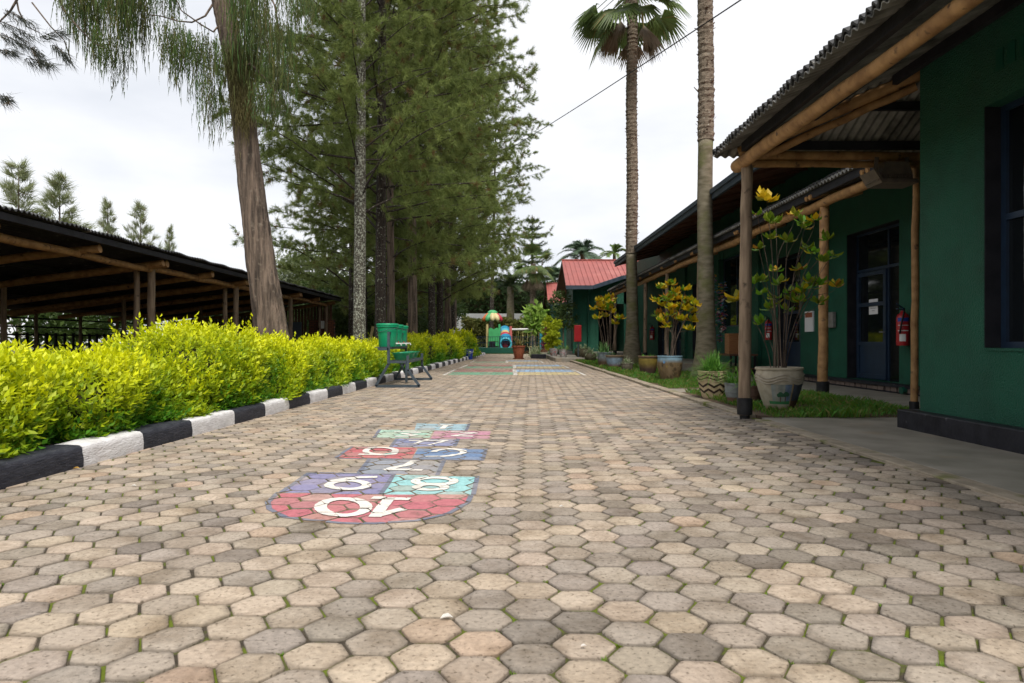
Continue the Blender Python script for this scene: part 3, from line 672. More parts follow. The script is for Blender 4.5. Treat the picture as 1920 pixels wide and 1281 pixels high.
for (y, ry, h, rx, dx, n, ls, lab) in (
    (4.6, 1.65, .74, .95, -.06, 7400, .054, 'broad yellow-green hedge shrub nearest the camera, beside the first black kerb block'),
    (6.95, 1.45, .64, .85, -.02, 5200, .052, 'low dipped yellow-green hedge shrub in front of the near pair of shed posts'),
    (9.1, 1.15, .96, .72, .05, 4800, .052, 'tallest humped yellow-green hedge shrub rising above its neighbours beside the shed posts'),
    (11.4, 1.65, .76, .8, .05, 4600, .053, 'yellow-green hedge shrub directly in front of the leaning tree trunk'),
    (14.4, 1.6, .74, .8, .05, 3800, .056, 'yellow-green hedge shrub just before the hand washing stand'),
    (17.2, 1.7, .72, .85, 0, 3300, .055, 'yellow-green hedge shrub behind the green hand washing buckets'),
    (20.4, 1.9, .74, .85, 0, 2800, .06, 'yellow-green hedge shrub at the foot of the brown trunk past the buckets'),
    (24.4, 2.3, .98, .9, 0, 2600, .07, 'tall dark topped hedge shrub past the brown trunk beyond the washing stand'),
    (29.3, 2.7, .95, .9, 0, 2200, .085, 'yellow-green hedge shrub left of the white marker post'),
    (35.0, 3.1, 1.05, .9, .05, 2000, .10, 'yellow-green hedge shrub next to the blue bin'),
    (42.5, 4.0, 1.25, 1.0, .25, 1900, .12, 'farthest yellow-green hedge shrub at the corner of the play platform'),
):
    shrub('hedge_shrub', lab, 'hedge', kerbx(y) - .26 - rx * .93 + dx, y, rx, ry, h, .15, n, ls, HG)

# ------------------------------------------------------------------ feathery conifer crowns
def needles(tp, td, per, L, wd, spread, col0, col1, droop=0.25):
    """tp/td: tuft positions and directions -> thin triangles fanning out of each tuft"""
    p = np.repeat(tp, per, 0); d = np.repeat(td, per, 0); n = len(p)
    d = unit(d + RNG.normal(0, spread, (n, 3)) + np.array([0, 0, -droop]))
    s = unit(np.cross(d, rnd_dirs(n))) * (wd * RNG.uniform(.6, 1.3, n))[:, None]
    l = (L * RNG.uniform(.55, 1.25, n))[:, None]
    p = p + RNG.normal(0, L * .12, (n, 3))
    V = np.stack([p - s, p + s, p + d * l], 1).reshape(-1, 3)
    k = np.repeat(RNG.random(len(tp)), per)[:, None] * .7 + RNG.random((n, 1)) * .3
    C = np.array(col0) * (1 - k) + np.array(col1) * k
    br = np.repeat(RNG.random(len(tp)) < .05, per); C[br] = np.array([.17, .11, .045])
    return V, np.repeat(C, 3, 0)
def crown_mesh(name, H, zb, rad, nb, nt, per, L, wd, col0, col1, up=0.35, droop=.25, seed=1, spread=.55, bside=None, rise=.0, sparse=False, clump=1.0):
    rg = np.random.default_rng(seed); rn = random.Random(seed)
    mb = MB(); tp = []; td = []
    for i in range(nb):
        z = zb + (H - zb) * ((i + rn.random()) / nb) ** (1.05)
        a = i * 2.399 + rn.uniform(-.5, .5); r = rad((z - zb) / (H - zb)) * rn.uniform(.72, 1.18)
        el = up * rn.uniform(-.2, 2.1)
        dx, dy = math.cos(a), math.sin(a); npt = 7; pts = []
        bend = rn.uniform(-.25, .35)
        for j in range(npt):
            t = j / (npt - 1); rr = r * t
            pts.append(Vector((dx * rr - dy * bend * rr * t * .5, dy * rr + dx * bend * rr * t * .5, z + rr * el * (1 - .35 * t) + rise * rr * t + .05 * math.sin(i + j))))
        r0 = .010 + .0065 * r
        mb.tube(pts, [r0 * (1 - .8 * j / (npt - 1)) for j in range(npt)], 5, False)
        ntw = max(4, int(nt * r / rad(0.15)))
        for q in range(ntw):
            t = .22 + .80 * (q + rn.random()) / ntw; t = min(t, 1.0)
            k = min(int(t * (npt - 1)), npt - 2); f = t * (npt - 1) - k; b = pts[k].lerp(pts[k + 1], f)
            ax = (pts[k + 1] - pts[k]).normalized(); sd = ax.cross(Vector((0, 0, 1))).normalized() * rn.choice((-1, 1))
            tl = rn.uniform(.35, 1.05) * (1.25 - .6 * t) * min(1.0, r / 2.2) * clump
            dirv = (ax * rn.uniform(.1, .9) + sd * rn.uniform(.2, 1) + Vector((0, 0, rn.uniform(-.75, .85)))).normalized()
            m = 4
            e = b + dirv * tl
            if q % 3 == 0: mb.tube([b, e], [.009, .003], 3, False)
            for s_ in range(m):
                u_ = (s_ + .7) / m; tp.append(b.lerp(e, u_)); td.append((dirv * .9 + ax * .3).normalized())
    tp = np.array([tuple(x) for x in tp]); td = np.array([tuple(x) for x in td])
    V, C = needles(tp, td, per, L, wd, spread, col0, col1, droop)
    n = len(V) // 3; bv = np.array(mb.v); bf = np.array(mb.f) + len(V)
    return np_mesh(name, np.concatenate([V, bv]), [np.arange(n * 3).reshape(n, 3), bf], np.concatenate([C, np.full((len(bv), 3), .6)]), [M['needle'], M['bark_dark']],
                   matidx=np.concatenate([np.zeros(n, int), np.ones(len(bf), int)]))
def trunk_mb(pts, rads, sides=14, jit=.05, sub=6):
    P2 = []; R2 = []
    for i in range(len(pts) - 1):
        for j in range(sub):
            t = j / sub; P2.append(Vector(pts[i]).lerp(Vector(pts[i + 1]), t)); R2.append(rads[i] * (1 - t) + rads[i + 1] * t)
    P2.append(Vector(pts[-1])); R2.append(rads[-1])
    # smooth
    for _ in range(3):
        P2 = [P2[0]] + [(P2[k - 1] + P2[k] * 2 + P2[k + 1]) / 4 for k in range(1, len(P2) - 1)] + [P2[-1]]
    mb = MB(); mb.tube(P2, R2, sides, True, jit * .3, 0.0, jit * .7); return mb
OL0, OL1 = (.105, .145, .038), (.27, .325, .095)
col_rad = lambda t: 4.3 * (1 - .1 * t) if t < .55 else 4.3 * (.945) * max(.08, 1 - (t - .55) / .46)
CR = [crown_mesh('casuarina_crown_a', 24, 3.6, col_rad, 98, 17, 31, .23, .0092, OL0, OL1, .42, .0, 3, .95),
      crown_mesh('casuarina_crown_b', 24, 3.2, col_rad, 100, 17, 31, .23, .0092, OL0, (.26, .325, .10), .36, .05, 5, .95),
      crown_mesh('casuarina_crown_c', 24, 2.2, col_rad, 94, 16, 28, .27, .0105, (.10, .135, .035), OL1, .28, .15, 9, .9)]
def pine(label, x, y, H, r0, crown, rz, sc, barkm, lean=(0, 0), bare=0.0, group='tall casuarina trees in the row along the path', cat='tree'):
    t = thing('casuarina_tree', label, cat, (x, y, .1), group)
    pts = [(0, 0, -.1), (0, 0, .35), (lean[0] * .2, lean[1] * .2, H * .2), (lean[0] * .5, lean[1] * .5, H * .5), (lean[0], lean[1], H)]
    mb = trunk_mb(pts, [r0 * 1.3, r0 * 1.05, r0 * .92, r0 * .6, r0 * .08])
    shadesmooth(mb.build('trunk', barkm, t, world=False), 180)
    c = link('crown', crown, t); c.rotation_euler = (0, 0, rz); c.scale = (sc, sc, H / 24.0); c.location = (0, 0, bare)
    return t
ROW = [
 (-4.02, 18.9, 22, .165, 0, .4, .72, 'bark_lichen', 1.0, 'casuarina tree with a pale lichen covered trunk, nearest of the upright row'),
 (-4.00, 21.9, 25, .17, 1, 2.1, .95, 'bark_dark', .9, 'casuarina tree with a dark speckled trunk right behind the lichen covered one'),
 (-4.35, 26.2, 24, .15, 2, 4.2, .85, 'bark', .6, 'slim brown casuarina tree just behind the green buckets'),
 (-4.00, 29.6, 26, .20, 0, 5.3, 1.05, 'bark', 1.0, 'casuarina tree with a stout brown trunk at the hedge past the washing stand'),
 (-3.6, 33.5, 25, .17, 1, .9, 1.0, 'bark_dark', .6, 'casuarina tree in the row, first dark trunk beyond the stout brown one'),
 (-3.6, 37.5, 26, .18, 2, 3.0, 1.0, 'bark_dark', .3, 'casuarina tree standing behind the white marker post'),
 (-3.5, 41.5, 26, .20, 0, 1.7, .98, 'bark', .2, 'casuarina tree overhanging the path beyond the white marker post'),
 (-3.6, 46.0, 27, .2, 1, 4.9, 1.0, 'bark_dark', .4, 'casuarina tree behind the blue bin'),
 (-3.9, 51.0, 28, .22, 2, 5.9, 1.0, 'bark', 1.4, 'casuarina tree closest to the play platform'),
 (-7.2, 35.0, 22, .17, 2, .2, .95, 'bark_dark', 0, 'casuarina tree set back behind the lichen trunk, far beyond the brick shed end'),
 (-7.0, 31.5, 24, .19, 1, 3.6, 1.0, 'bark_dark', 0, 'casuarina tree in the back row seen between the two front trunks'),
 (-6.6, 38.5, 24, .19, 0, 5.1, 1.0, 'bark', 0, 'casuarina tree in the back row behind the stout brown trunk'),
 (-6.5, 47.0, 25, .2, 2, 2.7, 1.05, 'bark_dark', 0, 'casuarina tree farthest along the back row'),
]
for (x, y, H_, r0, ci, rz, sc, bk, bare, lab) in ROW: pine(lab, x, y, H_, r0, CR[ci], rz, sc, M[bk], (random.uniform(-.3, .3), random.uniform(-.3, .3)), bare)
# reach of branches toward the path at mid height (right outline of the mass) belongs to a leaning neighbour
pine('casuarina tree at the end of the row, leaning right beyond the platform', -1.5, 66.0, 27, .2, CR[1], .2, 1.2, M['bark_dark'], (.6, 0), 5.6)

# ------------------------------------------------------------------ big leaning tree with hanging strands
LY = 13.6
lt = thing('weeping_tree', 'large leaning tree with a brown furrowed trunk and hanging strands of needles', 'tree', (P(512, 660, LY).x, LY, .1))
tp_ = [(516, 712), (513, 655), (503, 580), (490, 500), (479, 410), (469, 330), (460, 250), (452, 180), (440, 110), (425, 40), (410, -30), (380, -150), (340, -320), (310, -500)]
tr_ = [.42, .335, .30, .275, .25, .235, .225, .215, .205, .20, .195, .17, .12, .05]
mb = trunk_mb([P(u, v, LY) for u, v in tp_], tr_, 44, .07, 9)
shadesmooth(mb.build('trunk', M['bark'], lt), 180)
mb = MB(); SV = []; SCc = []
def strands(u0, u1, vt, vb, n, Y0=LY, dy=.5, wd=.0085, col=None, side=10, ragged=.5):
    p0 = P(u0, vt, Y0); p1 = P(u1, vt, Y0); zl = P(u0, vb, Y0).z
    cen = (u0 + u1) / 2
    for i in range(n):
        t = random.random(); xx = p0.x + (p1.x - p0.x) * t; e = 1 - (2 * t - 1) ** 2
        y = Y0 + random.uniform(-dy, dy); z0 = p0.z - random.uniform(0, .25) - (1 - e) * .12; Ltot = (p0.z - zl) * (random.uniform(1 - ragged, 1.0)) * (.5 + .5 * e)
        z0 -= random.uniform(0, .18) * Ltot; Ltot *= random.uniform(.6, 1)
        c = np.array(col or (random.uniform(.08, .15), random.uniform(.115, .185), random.uniform(.04, .06)))
        m = 7; lx, ly = random.uniform(-.12, .12), random.uniform(-.12, .12); prev = None
        for j in range(side):
            a = j / side; x = xx + lx * a; yy = y + ly * a; z = z0 - Ltot * a; l = Ltot / side * random.uniform(1.2, 2.2)
            ox, oy = random.uniform(-.035, .035), random.uniform(-.035, .035); b = random.uniform(0, 3.14); wx, wy = math.cos(b) * wd, math.sin(b) * wd
            SV.extend([(x - wx, yy - wy, z), (x + wx, yy + wy, z), (x + ox, yy + oy, z - l)]); SCc.extend([c * random.uniform(.8, 1.2)] * 3)
def bough(pts, r0, r1=.008):
    q = [P(u, v, y) for u, v, y in pts]; n = len(q); mb.tube(q, [r0 + (r1 - r0) * i / (n - 1) for i in range(n)], 6, False)
# boughs above and across the frame
bough([(412, -40, 13.6), (360, -110, 13.4), (290, -120, 13.2), (230, -80, 13.1), (190, -30, 13.0), (170, 10, 13)], .07)
bough([(400, -80, 13.6), (300, -190, 13.2), (200, -190, 12.9), (120, -120, 12.7), (60, -50, 12.5), (20, 20, 12.5), (-20, 60, 12.5)], .07)
bough([(404, 0, 13.6), (385, 30, 13.4), (360, 42, 13.2), (335, 40, 13.1), (300, 30, 13), (280, 28, 13)], .022)
bough([(425, 30, 13.6), (400, 60, 13.4), (375, 45, 13.2), (340, 20, 13.1), (318, -30, 13)], .02)
bough([(415, -20, 13.7), (450, -60, 13.6), (490, -40, 13.5), (515, 10, 13.4), (525, 60, 13.4)], .04)
bough([(440, 130, 13.5), (470, 120, 13.2), (500, 150, 13.0), (525, 180, 12.9)], .03)
bough([(430, 60, 13.5), (460, 30, 13.3), (480, 60, 13.2)], .03)
bough([(95, -40, 12.6), (120, 20, 12.6), (145, 50, 12.6), (175, 80, 12.6), (200, 92, 12.6)], .02)
bough([(25, -30, 12.5), (35, 20, 12.5), (50, 50, 12.5), (75, 62, 12.5)], .018); bough([(60, 5, 12.5), (95, 50, 12.5), (120, 75, 12.5), (133, 112, 12.5)], .014)
for (a, b, vt, vb, n) in ((128, 186, -60, 112, 420), (100, 130, -70, 10, 60), (200, 275, -60, 116, 520), (184, 222, 50, 152, 190), (290, 326, -60, 34, 200), (314, 364, 40, 172, 300), (362, 412, 55, 165, 180),
                          (384, 410, 130, 272, 120), (438, 494, -60, 172, 380), (490, 535, 20, 190, 230), (505, 552, 90, 215, 150), (478, 530, 150, 245, 260), (552, 572, -40, 55, 70), (572, 592, -40, 60, 60), (290, 315, 40, 95, 30), (410, 430, 60, 210, 60), (525, 552, -40, 90, 90)):
    strands(a, b, vt, vb, int(n * .75), LY - .5 if a > 400 else 13.0, .55)
strands(425, 480, 60, 250, 240, LY - .28, .08, .006, (.155, .145, .06)); strands(440, 478, 150, 262, 150, LY - .30, .06, .006, (.19, .165, .07))
# wispy twigs at the far left
TW = [((0, 40), (60, 70)), ((20, 60), (75, 100)), ((75, 70), (120, 60)), ((50, 110), (95, 122)), ((0, 95), (30, 100)), ((100, 85), (130, 112)), ((0, 65), (45, 85)), ((0, 182), (18, 185)), ((10, 20), (60, 45)), ((60, 90), (88, 124))]
tps = []; tds = []
for (a, b) in TW:
    A = P(a[0], a[1], 12.5); B = P(b[0], b[1], 12.4); mb.tube([A, A.lerp(B, .5) + Vector((0, 0, .03)), B], [.008, .006, .003], 4, False)
    for k in range(16): tps.append(tuple(A.lerp(B, k / 15))); tds.append(tuple(((B - A).normalized() + Vector((random.uniform(-.5, .5), random.uniform(-.5, .5), random.uniform(-.6, .1)))).normalized()))
nv, nc = needles(np.array(tps), np.array(tds), 9, .26, .006, .3, (.05, .06, .05), (.08, .09, .07), .25)
SV = np.concatenate([np.array(SV), nv]); SCc = np.concatenate([np.array(SCc), nc])
n = len(SV) // 3; bv = np.array(mb.v); bf = np.array(mb.f) + len(SV); off = np.array(lt.location)
me = np_mesh('weeping_foliage', np.concatenate([SV, bv]) - off, [np.arange(n * 3).reshape(n, 3), bf], np.concatenate([SCc, np.full((len(bv), 3), .6)]), [M['needle'], M['bark']], matidx=np.concatenate([np.zeros(n, int), np.ones(len(bf), int)]))
link('hanging_foliage', me, lt)
# unseen upper crown of the same tree, above the frame
top_ = crown_mesh('weeping_upper_crown', 9, 0, lambda t: 3.6 * (1 - .7 * t), 16, 10, 16, .5, .012, OL0, OL1, .4, .6, 21)
o = link('upper_crown', top_, lt); o.location = P(385, -340, LY) - Vector(lt.location)

# ------------------------------------------------------------------ background trees
SMALLC = crown_mesh('young_conifer_crown', 10, 1.2, lambda t: 1.5 * (1 - t) ** .8 + .12, 52, 10, 7, .46, .013, (.24, .28, .15), (.38, .42, .22), 1.7, -.5, 31, .3, clump=.8)
SMALLD = crown_mesh('young_conifer_crown_b', 10, 1.0, lambda t: 1.9 * (1 - t) ** .9 + .12, 52, 10, 7, .50, .014, (.24, .28, .15), (.36, .40, .21), 1.6, -.5, 37, .3, clump=.8)
for (u, v, Y, cm, sc, lab) in ((35, 303, 36, SMALLD, 1.25, 'young conifer rising highest behind the left end of the shed roof'), (112, 325, 38, SMALLD, 1.35, 'broad young conifer behind the shed roof, second from the left edge'),
        (202, 375, 42, SMALLC, .8, 'slim pointed conifer tip in the gap between broad and twin tips behind the shed'), (264, 380, 45, SMALLC, .95, 'thin twin tipped conifer behind the middle of the shed roof'), (318, 424, 48, SMALLC, .6, 'smallest lone conifer tip showing over the shed roof')):
    tp3 = P(u, v, Y); H_ = tp3.z
    t = thing('young_conifer', lab, 'tree', (tp3.x, Y, 0), 'young conifers behind the shed')
    trunk_mb([(0, 0, -.1), (0, 0, H_ * .5), (0, 0, H_ * .98)], [.14, .08, .015], 8).build('trunk', M['bark'], t, world=False)
    c = link('crown', cm, t); c.scale = (sc, sc, H_ / 10.2); c.rotation_euler = (0, 0, u)
def broadleaf(name, label, x, y, H_, r, zc, n, lsz, c0, c1, group=None, cat='tree', seedv=0):
    t = thing(name, label, cat, (x, y, 0), group)
    trunk_mb([(0, 0, -.2), (.05, 0, zc * .5), (0, 0, zc)], [.2 * r / 3, .15 * r / 3, .08 * r / 3], 10).build('trunk', M['bark'], t, world=False)
    nc = max(26, int(16 * r)); cc = rnd_dirs(nc) * (RNG.random((nc, 1)) ** .33) * np.array([r, r, (H_ - zc * .7) / 2]) + np.array([0, 0, (H_ + zc * .7) / 2])
    per = n // nc; ctr = np.repeat(cc, per, 0); m = len(ctr)
    rr = r * .28
    p = ctr + rnd_dirs(m) * (RNG.random((m, 1)) ** .4) * rr * np.array([1.2, 1.2, .75])
    d = unit(p - ctr + RNG.normal(0, .5, (m, 3)) * rr + np.array([0, 0, -.15 * rr])); s = unit(np.cross(d, rnd_dirs(m)))
    V = leaf_quads(p, d, s, lsz * RNG.uniform(.7, 1.3, m), lsz * RNG.uniform(.35, .6, m))
    k = np.clip(np.repeat(RNG.random(nc), per)[:, None] * .6 + RNG.random((m, 1)) * .4, 0, 1)
    C = np.repeat(np.array(c0) * (1 - k) + np.array(c1) * k, 4, 0)
    link('crown', np_mesh(name + '_crown', V, [np.arange(m * 4).reshape(m, 4)], C, [M['leaf']]), t)
    return t
DG0, DG1 = (.035, .07, .02), (.09, .14, .035)
for (u, v, Y, r, lab) in ((590, 455, 48, 3.2, 'pale leaved broad tree rising behind the far end of the shed'), (640, 520, 44, 2.8, 'dark broad tree between the shed end and the lichen covered trunk'), (560, 520, 55, 3.0, 'low dark green tree just over the shed roof by the leaning trunk')):
    q = P(u, v, Y); broadleaf('broadleaf_tree', lab, q.x, Y, q.z, r, q.z * .35, 5200, .30, (.12, .16, .07) if u == 590 else DG0, (.24, .28, .15) if u == 590 else DG1, 'broad trees behind the shed')
for (x, y, h, r, lab) in ((-9.8, 40, 4.0, 2.6, 'dark bush filling the gap right of the brick shed end'), (-9.0, 52, 4.5, 3.0, 'dark green bush far behind the lichen trunk'), (-6.5, 58, 4.8, 3.0, 'dark bush far behind the casuarina row'), (-12.5, 48, 4.5, 2.8, 'dark leafy bush hidden mostly behind the shed end')):
    broadleaf('dark_bush', lab, x, y, h, r, h * .35, 4200, .28, DG0, DG1, 'dark bushes behind the tree row', 'bush')
for i in range(6):
    broadleaf('garden_bush', ['light green bush seen through the left end of the shed', 'bush behind the shed, beside the first back post', 'bush with paler leaves behind the shed slats', 'dark bush behind the middle of the shed', 'tall bush behind the shed near its pinkish wall', 'bush behind the far part of the shed'][i], -18.5 - (i % 2), 12 + i * 4.2, 4.4, 2.3, .9, 2600, .30, (.06, .12, .03), (.16, .24, .06), 'bushes behind the shed', 'bush')

# ------------------------------------------------------------------ palms
def palm_trunk(t, H_, rb, rt, low, flare=1.9):
    m1 = MB(); pts = []; rad = []
    n = 26
    for i in range(n + 1):
        z = low * i / n; pts.append((.02 * math.sin(z), .015 * math.cos(z * .7), z - .05)); rad.append((rb + (rt - rb) * z / H_) * (1 + (flare - 1) * math.exp(-z / .75)) * random.uniform(.985, 1.015))
    m1.tube(pts, rad, 20, True, .012); shadesmooth(m1.build('lower_trunk', M['palm_bark_low'], t, world=False), 180)
    m2 = MB(); pts = []; rad = []; n = int((H_ - low) / .055)
    for i in range(n + 1):
        z = low + (H_ - low) * i / n; pts.append((.02 * math.sin(z), .015 * math.cos(z * .7), z - .05)); rad.append((rb + (rt - rb) * z / H_) * (1.05 + .07 * ((i % 3) == 0) + random.uniform(-.03, .05)))
    m2.tube(pts, rad, 16, True, .06)
    for k in range(int((H_ - low) * 26)):
        z = random.uniform(low, H_ - .3); a = random.uniform(0, 6.28); r = (rb + (rt - rb) * z / H_)
        d = Vector((math.cos(a), math.sin(a), 0)); s = Vector((-d.y, d.x, 0)); p = d * r * .98 + Vector((0, 0, z)); l = random.uniform(.03, .12); up = random.uniform(-.2, 1.2)
        if random.random() < .75: l *= .45
        wv = random.uniform(.015, .045); m2.prism([p - s * wv, p + s * wv, p + s * wv * .4 + (d + Vector((0, 0, up))) * l, p - s * wv * .4 + (d + Vector((0, 0, up))) * l], (0, 0, .015))
    m2.build('upper_trunk', M['palm_bark'], t, world=False)
def fan_leaf(mb, base, d, pet, R_, dead=False, n=26):
    d = Vector(d).normalized(); side = d.cross(Vector((0, 0, 1)));
    if side.length < .1: side = Vector((1, 0, 0))
    side.normalize(); nrm = side.cross(d)
    tip = base + d * pet + Vector((0, 0, -.10 * pet))
    mb.col = (.10, .12, .04) if not dead else (.16, .11, .07); mb.tube([base, base.lerp(tip, .5) + Vector((0, 0, .05)), tip], [.022, .018, .012], 4, False)
    for i in range(n):
        a = R(-105 + 210 * i / (n - 1)) if not dead else R(-38 + 76 * i / (n - 1)); l = R_ * (1 - .22 * abs(a) / 1.8) * random.uniform(.85, 1.05)
        dd = (d * math.cos(a) + side * math.sin(a)).normalized(); ss = nrm.cross(dd).normalized(); wv = .036 * R_ * (1.2 if not dead else .8)
        g = random.uniform(.8, 1.2)
        mb.col = (.13 * g, .19 * g, .06 * g) if not dead else (.20 * g, .155 * g, .105 * g)
        if not dead and random.random() < .06: mb.col = (.22, .19, .06)
        p1 = tip + dd * l * .55 + nrm * .02; p2 = tip + dd * l + Vector((0, 0, -.28 * l if not dead else -.1))
        mb.poly([tip, p1 - ss * wv, p1 + nrm * wv * .8]); mb.poly([tip, p1 + nrm * wv * .8, p1 + ss * wv])
        mb.poly([p1 - ss * wv, p2, p1 + nrm * wv * .8]); mb.poly([p1 + nrm * wv * .8, p2, p1 + ss * wv])
def fan_palm(label, x, y, H_, rb, rt, low, R_=1.25, pet=1.2, ng=26, nd=12, flare=1.9, group=None, name='fan_palm'):
    t = thing(name, label, 'palm tree', (x, y, .03), group)
    palm_trunk(t, H_, rb, rt, low, flare)
    mb = MB(); hub = Vector((0, 0, H_ - .1))
    for i in range(ng):
        a = i * 2.399; el = R(random.uniform(-25, 70) if i % 5 < 2 else random.uniform(-58, -5))
        fan_leaf(mb, hub + Vector((math.cos(a), math.sin(a), 0)) * .12 + Vector((0, 0, random.uniform(-.3, .4))), (math.cos(a) * math.cos(el), math.sin(a) * math.cos(el), math.sin(el)), pet * random.uniform(.85, 1.2), R_ * random.uniform(.85, 1.1))
    mb.build('crown', M['leaf'], t, world=False)
    mb = MB()
    for i in range(nd):
        a = i * 2.399 + .5; el = R(random.uniform(-76, -58))
        fan_leaf(mb, hub + Vector((math.cos(a) * .15, math.sin(a) * .15, random.uniform(-.6, -.1))), (math.cos(a) * math.cos(el), math.sin(a) * math.cos(el), math.sin(el)), pet * .8, R_ * 1.05, True, 18)
    mb.build('dead_skirt', M['leaf'], t, world=False)
    return t
PG = 'tall fan palms in front of the veranda'
fan_palm('fan palm with a thick grey trunk rising out of view behind the striped pot', 5.22, 18.2, 16.0, .21, .165, 6.3, ng=14, nd=5, group=PG, flare=2.0)
fan_palm('fan palm with its crown in view, dead brown skirt under green fans', 5.22, 28.9, 15.7, .235, .20, 4.7, group=PG, R_=1.35, pet=1.55, flare=2.2, ng=24, nd=7)
fan_palm('small shaggy fan palm with a skirt of dead leaves behind the play area', 2.35, 62, 8.0, .26, .22, 3.5, 1.2, 1.0, 24, 8, 1.3)
def feather_palm(label, x, y, H_, r, nf, Lf, c0, group):
    t = thing('feather_palm', label, 'palm tree', (x, y, 0), group)
    trunk_mb([(0, 0, -.1), (0, 0, H_ * .5), (0, 0, H_)], [r * 1.2, r, r * .8], 10).build('trunk', M['palm_bark_low'], t, world=False)
    mb = MB()
    for i in range(nf):
        a = i * 2.399; el = R(random.uniform(5, 80)); pts = []
        for j in range(9):
            u_ = j / 8; pts.append(Vector((math.cos(a) * math.cos(el) * Lf * u_, math.sin(a) * math.cos(el) * Lf * u_, H_ + math.sin(el) * Lf * u_ - .55 * Lf * u_ ** 2.2)))
        mb.col = (.10, .13, .05); mb.tube(pts, [.035 - .003 * j for j in range(9)], 4, False)
        for j in range(70):
            u_ = .12 + .86 * j / 69; k = min(int(u_ * 8), 7); b = pts[k].lerp(pts[k + 1], u_ * 8 - k); ax = (pts[k + 1] - pts[k]).normalized(); sd = ax.cross(Vector((0, 0, 1)))
            if sd.length < .05: sd = Vector((1, 0, 0))
            sd.normalize()
            for sg in (-1, 1):
                l = Lf * .24 * (1 - .6 * abs(u_ - .45)) * random.uniform(.8, 1.1); dd = (sd * sg + ax * .6 + Vector((0, 0, random.uniform(-.55, .15)))).normalized(); g = random.uniform(.8, 1.25)
                mb.col = tuple(q * g for q in c0); wv = ax * .035
                mb.poly([b - wv, b + wv, b + dd * l])
    mb.build('crown', M['leaf'], t, world=False)
FP = 'feather palms beyond the red roofs'
feather_palm('blue green feather palm rising over the nearer red roof', P(1092, 500, 66).x, 66, 9.3, .25, 34, 2.9, (.10, .16, .10), FP)
feather_palm('lighter yellow green palm tip right of the blue green palm above the roof', P(1152, 500, 70).x, 70, 9.9, .2, 14, 2.0, (.16, .24, .06), FP)
feather_palm('drooping feather palm left of the red roofs, behind the shaggy fan palm', P(1040, 540, 70).x, 70, 7.2, .25, 22, 2.9, (.09, .15, .08), FP)
feather_palm('feather palm with a grey trunk in front of the white wall', P(957, 560, 71).x, 71, 6.6, .42, 20, 2.8, (.075, .12, .05), FP)
# tiered pine
t = thing('tiered_pine', 'slender tiered pine with level whorls of branches above the shaggy palm', 'tree', (P(998, 500, 72).x, 72, 0))
trunk_mb([(0, 0, -.1), (0, 0, 8), (0, 0, 14.2)], [.22, .15, .02], 8).build('trunk', M['bark_dark'], t, world=False)
mb = MB(); tps = []; tds = []
for k in range(11):
    z = 5.0 + k * .85; r = 2.6 * (1 - (k / 11) ** 1.3) + .3
    for j in range(7):
        a = j * .9 + k * .4; e = Vector((math.cos(a) * r, math.sin(a) * r, z + .22 * r)); b = Vector((0, 0, z)); m_ = b.lerp(e, .6) - Vector((0, 0, .12 * r)); mb.tube([b, m_, e], [.03, .02, .008], 4, False)
        for q in range(12):
            f = (q + 1) / 12; pnt = b.lerp(m_, f / .6) if f < .6 else m_.lerp(e, (f - .6) / .4); tps.append(tuple(pnt)); tds.append(tuple((e - b).normalized()))
nv, nc = needles(np.array(tps), np.array(tds), 11, .34, .022, .6, (.045, .075, .035), (.08, .12, .05), -.2)
n = len(nv) // 3; bv = np.array(mb.v); bf = np.array(mb.f) + len(nv)
link('crown', np_mesh('tiered_crown', np.concatenate([nv, bv]), [np.arange(n * 3).reshape(n, 3), bf], np.concatenate([nc, np.full((len(bv), 3), .5)]), [M['needle'], M['bark_dark']], matidx=np.concatenate([np.zeros(n, int), np.ones(len(bf), int)])), t)

# ------------------------------------------------------------------ near green building with its log porch
nb_ = thing('green_building', 'near dark green building with a black plinth, deep window and log porch on the right', 'building', (4.7, 3.0, 0))
mb = MB(); wall_y(mb, 4.68, 4.95, -3.0, 7.85, 0.0, 4.9, [(4.9, 6.8, .94, 3.3)]); mb.box(4.95, 7.495, 7.55, 7.85, 0, 4.9)
mb.build('wall', M['green_wall'], nb_)
mb = MB(); mb.box(4.5, 4.676, -3, 8.0, 0.0, .225, .012); mb.box(4.68, 7.48, 7.853, 8.0, 0, .225, .01); mb.build('plinth', M['plinth'], nb_)
wf = MB()
for (a, b, c, d) in ((4.9, 6.8, .94, 1.0), (4.9, 6.8, 3.24, 3.3), (4.9, 4.96, 1.0, 3.24), (6.72, 6.8, 1.0, 3.24), (5.86, 5.94, 1.0, 3.24), (4.96, 5.86, 2.18, 2.24), (5.94, 6.72, 2.18, 2.24)): wf.box(4.84, 4.9, a, b, c, d)
wo = wf.build('window', M['blue_frame'], nb_)
for (a, b, c, d) in ((4.96, 5.86, 1.0, 2.18), (5.94, 6.72, 1.0, 2.18), (4.96, 5.86, 2.24, 3.24), (5.94, 6.72, 2.24, 3.24)):
    m_ = MB(); m_.box(4.872, 4.880, a, b, c, d); m_.build('pane', M['glass'], wo)
m_ = MB(); m_.box(4.66, 4.84, 4.88, 6.82, .915, .937); m_.build('sill', M['green_wall'], wo)
m_ = MB(); m_.box(4.684, 4.838, 6.788, 6.797, .942, 3.298); m_.build('reveal', M['black_wood'], wo); m_ = MB(); m_.box(4.684, 4.838, 4.903, 4.912, .942, 3.298); m_.build('reveal', M['black_wood'], wo)  # thin black boards lining both jambs, making the window recess dark
m_ = MB()
for k in range(4): m_.box(4.672, 4.679, 6.05 + k * .16, 6.15 + k * .16, 3.58, 3.78)
m_.build('vent', M['p_base'], nb_)
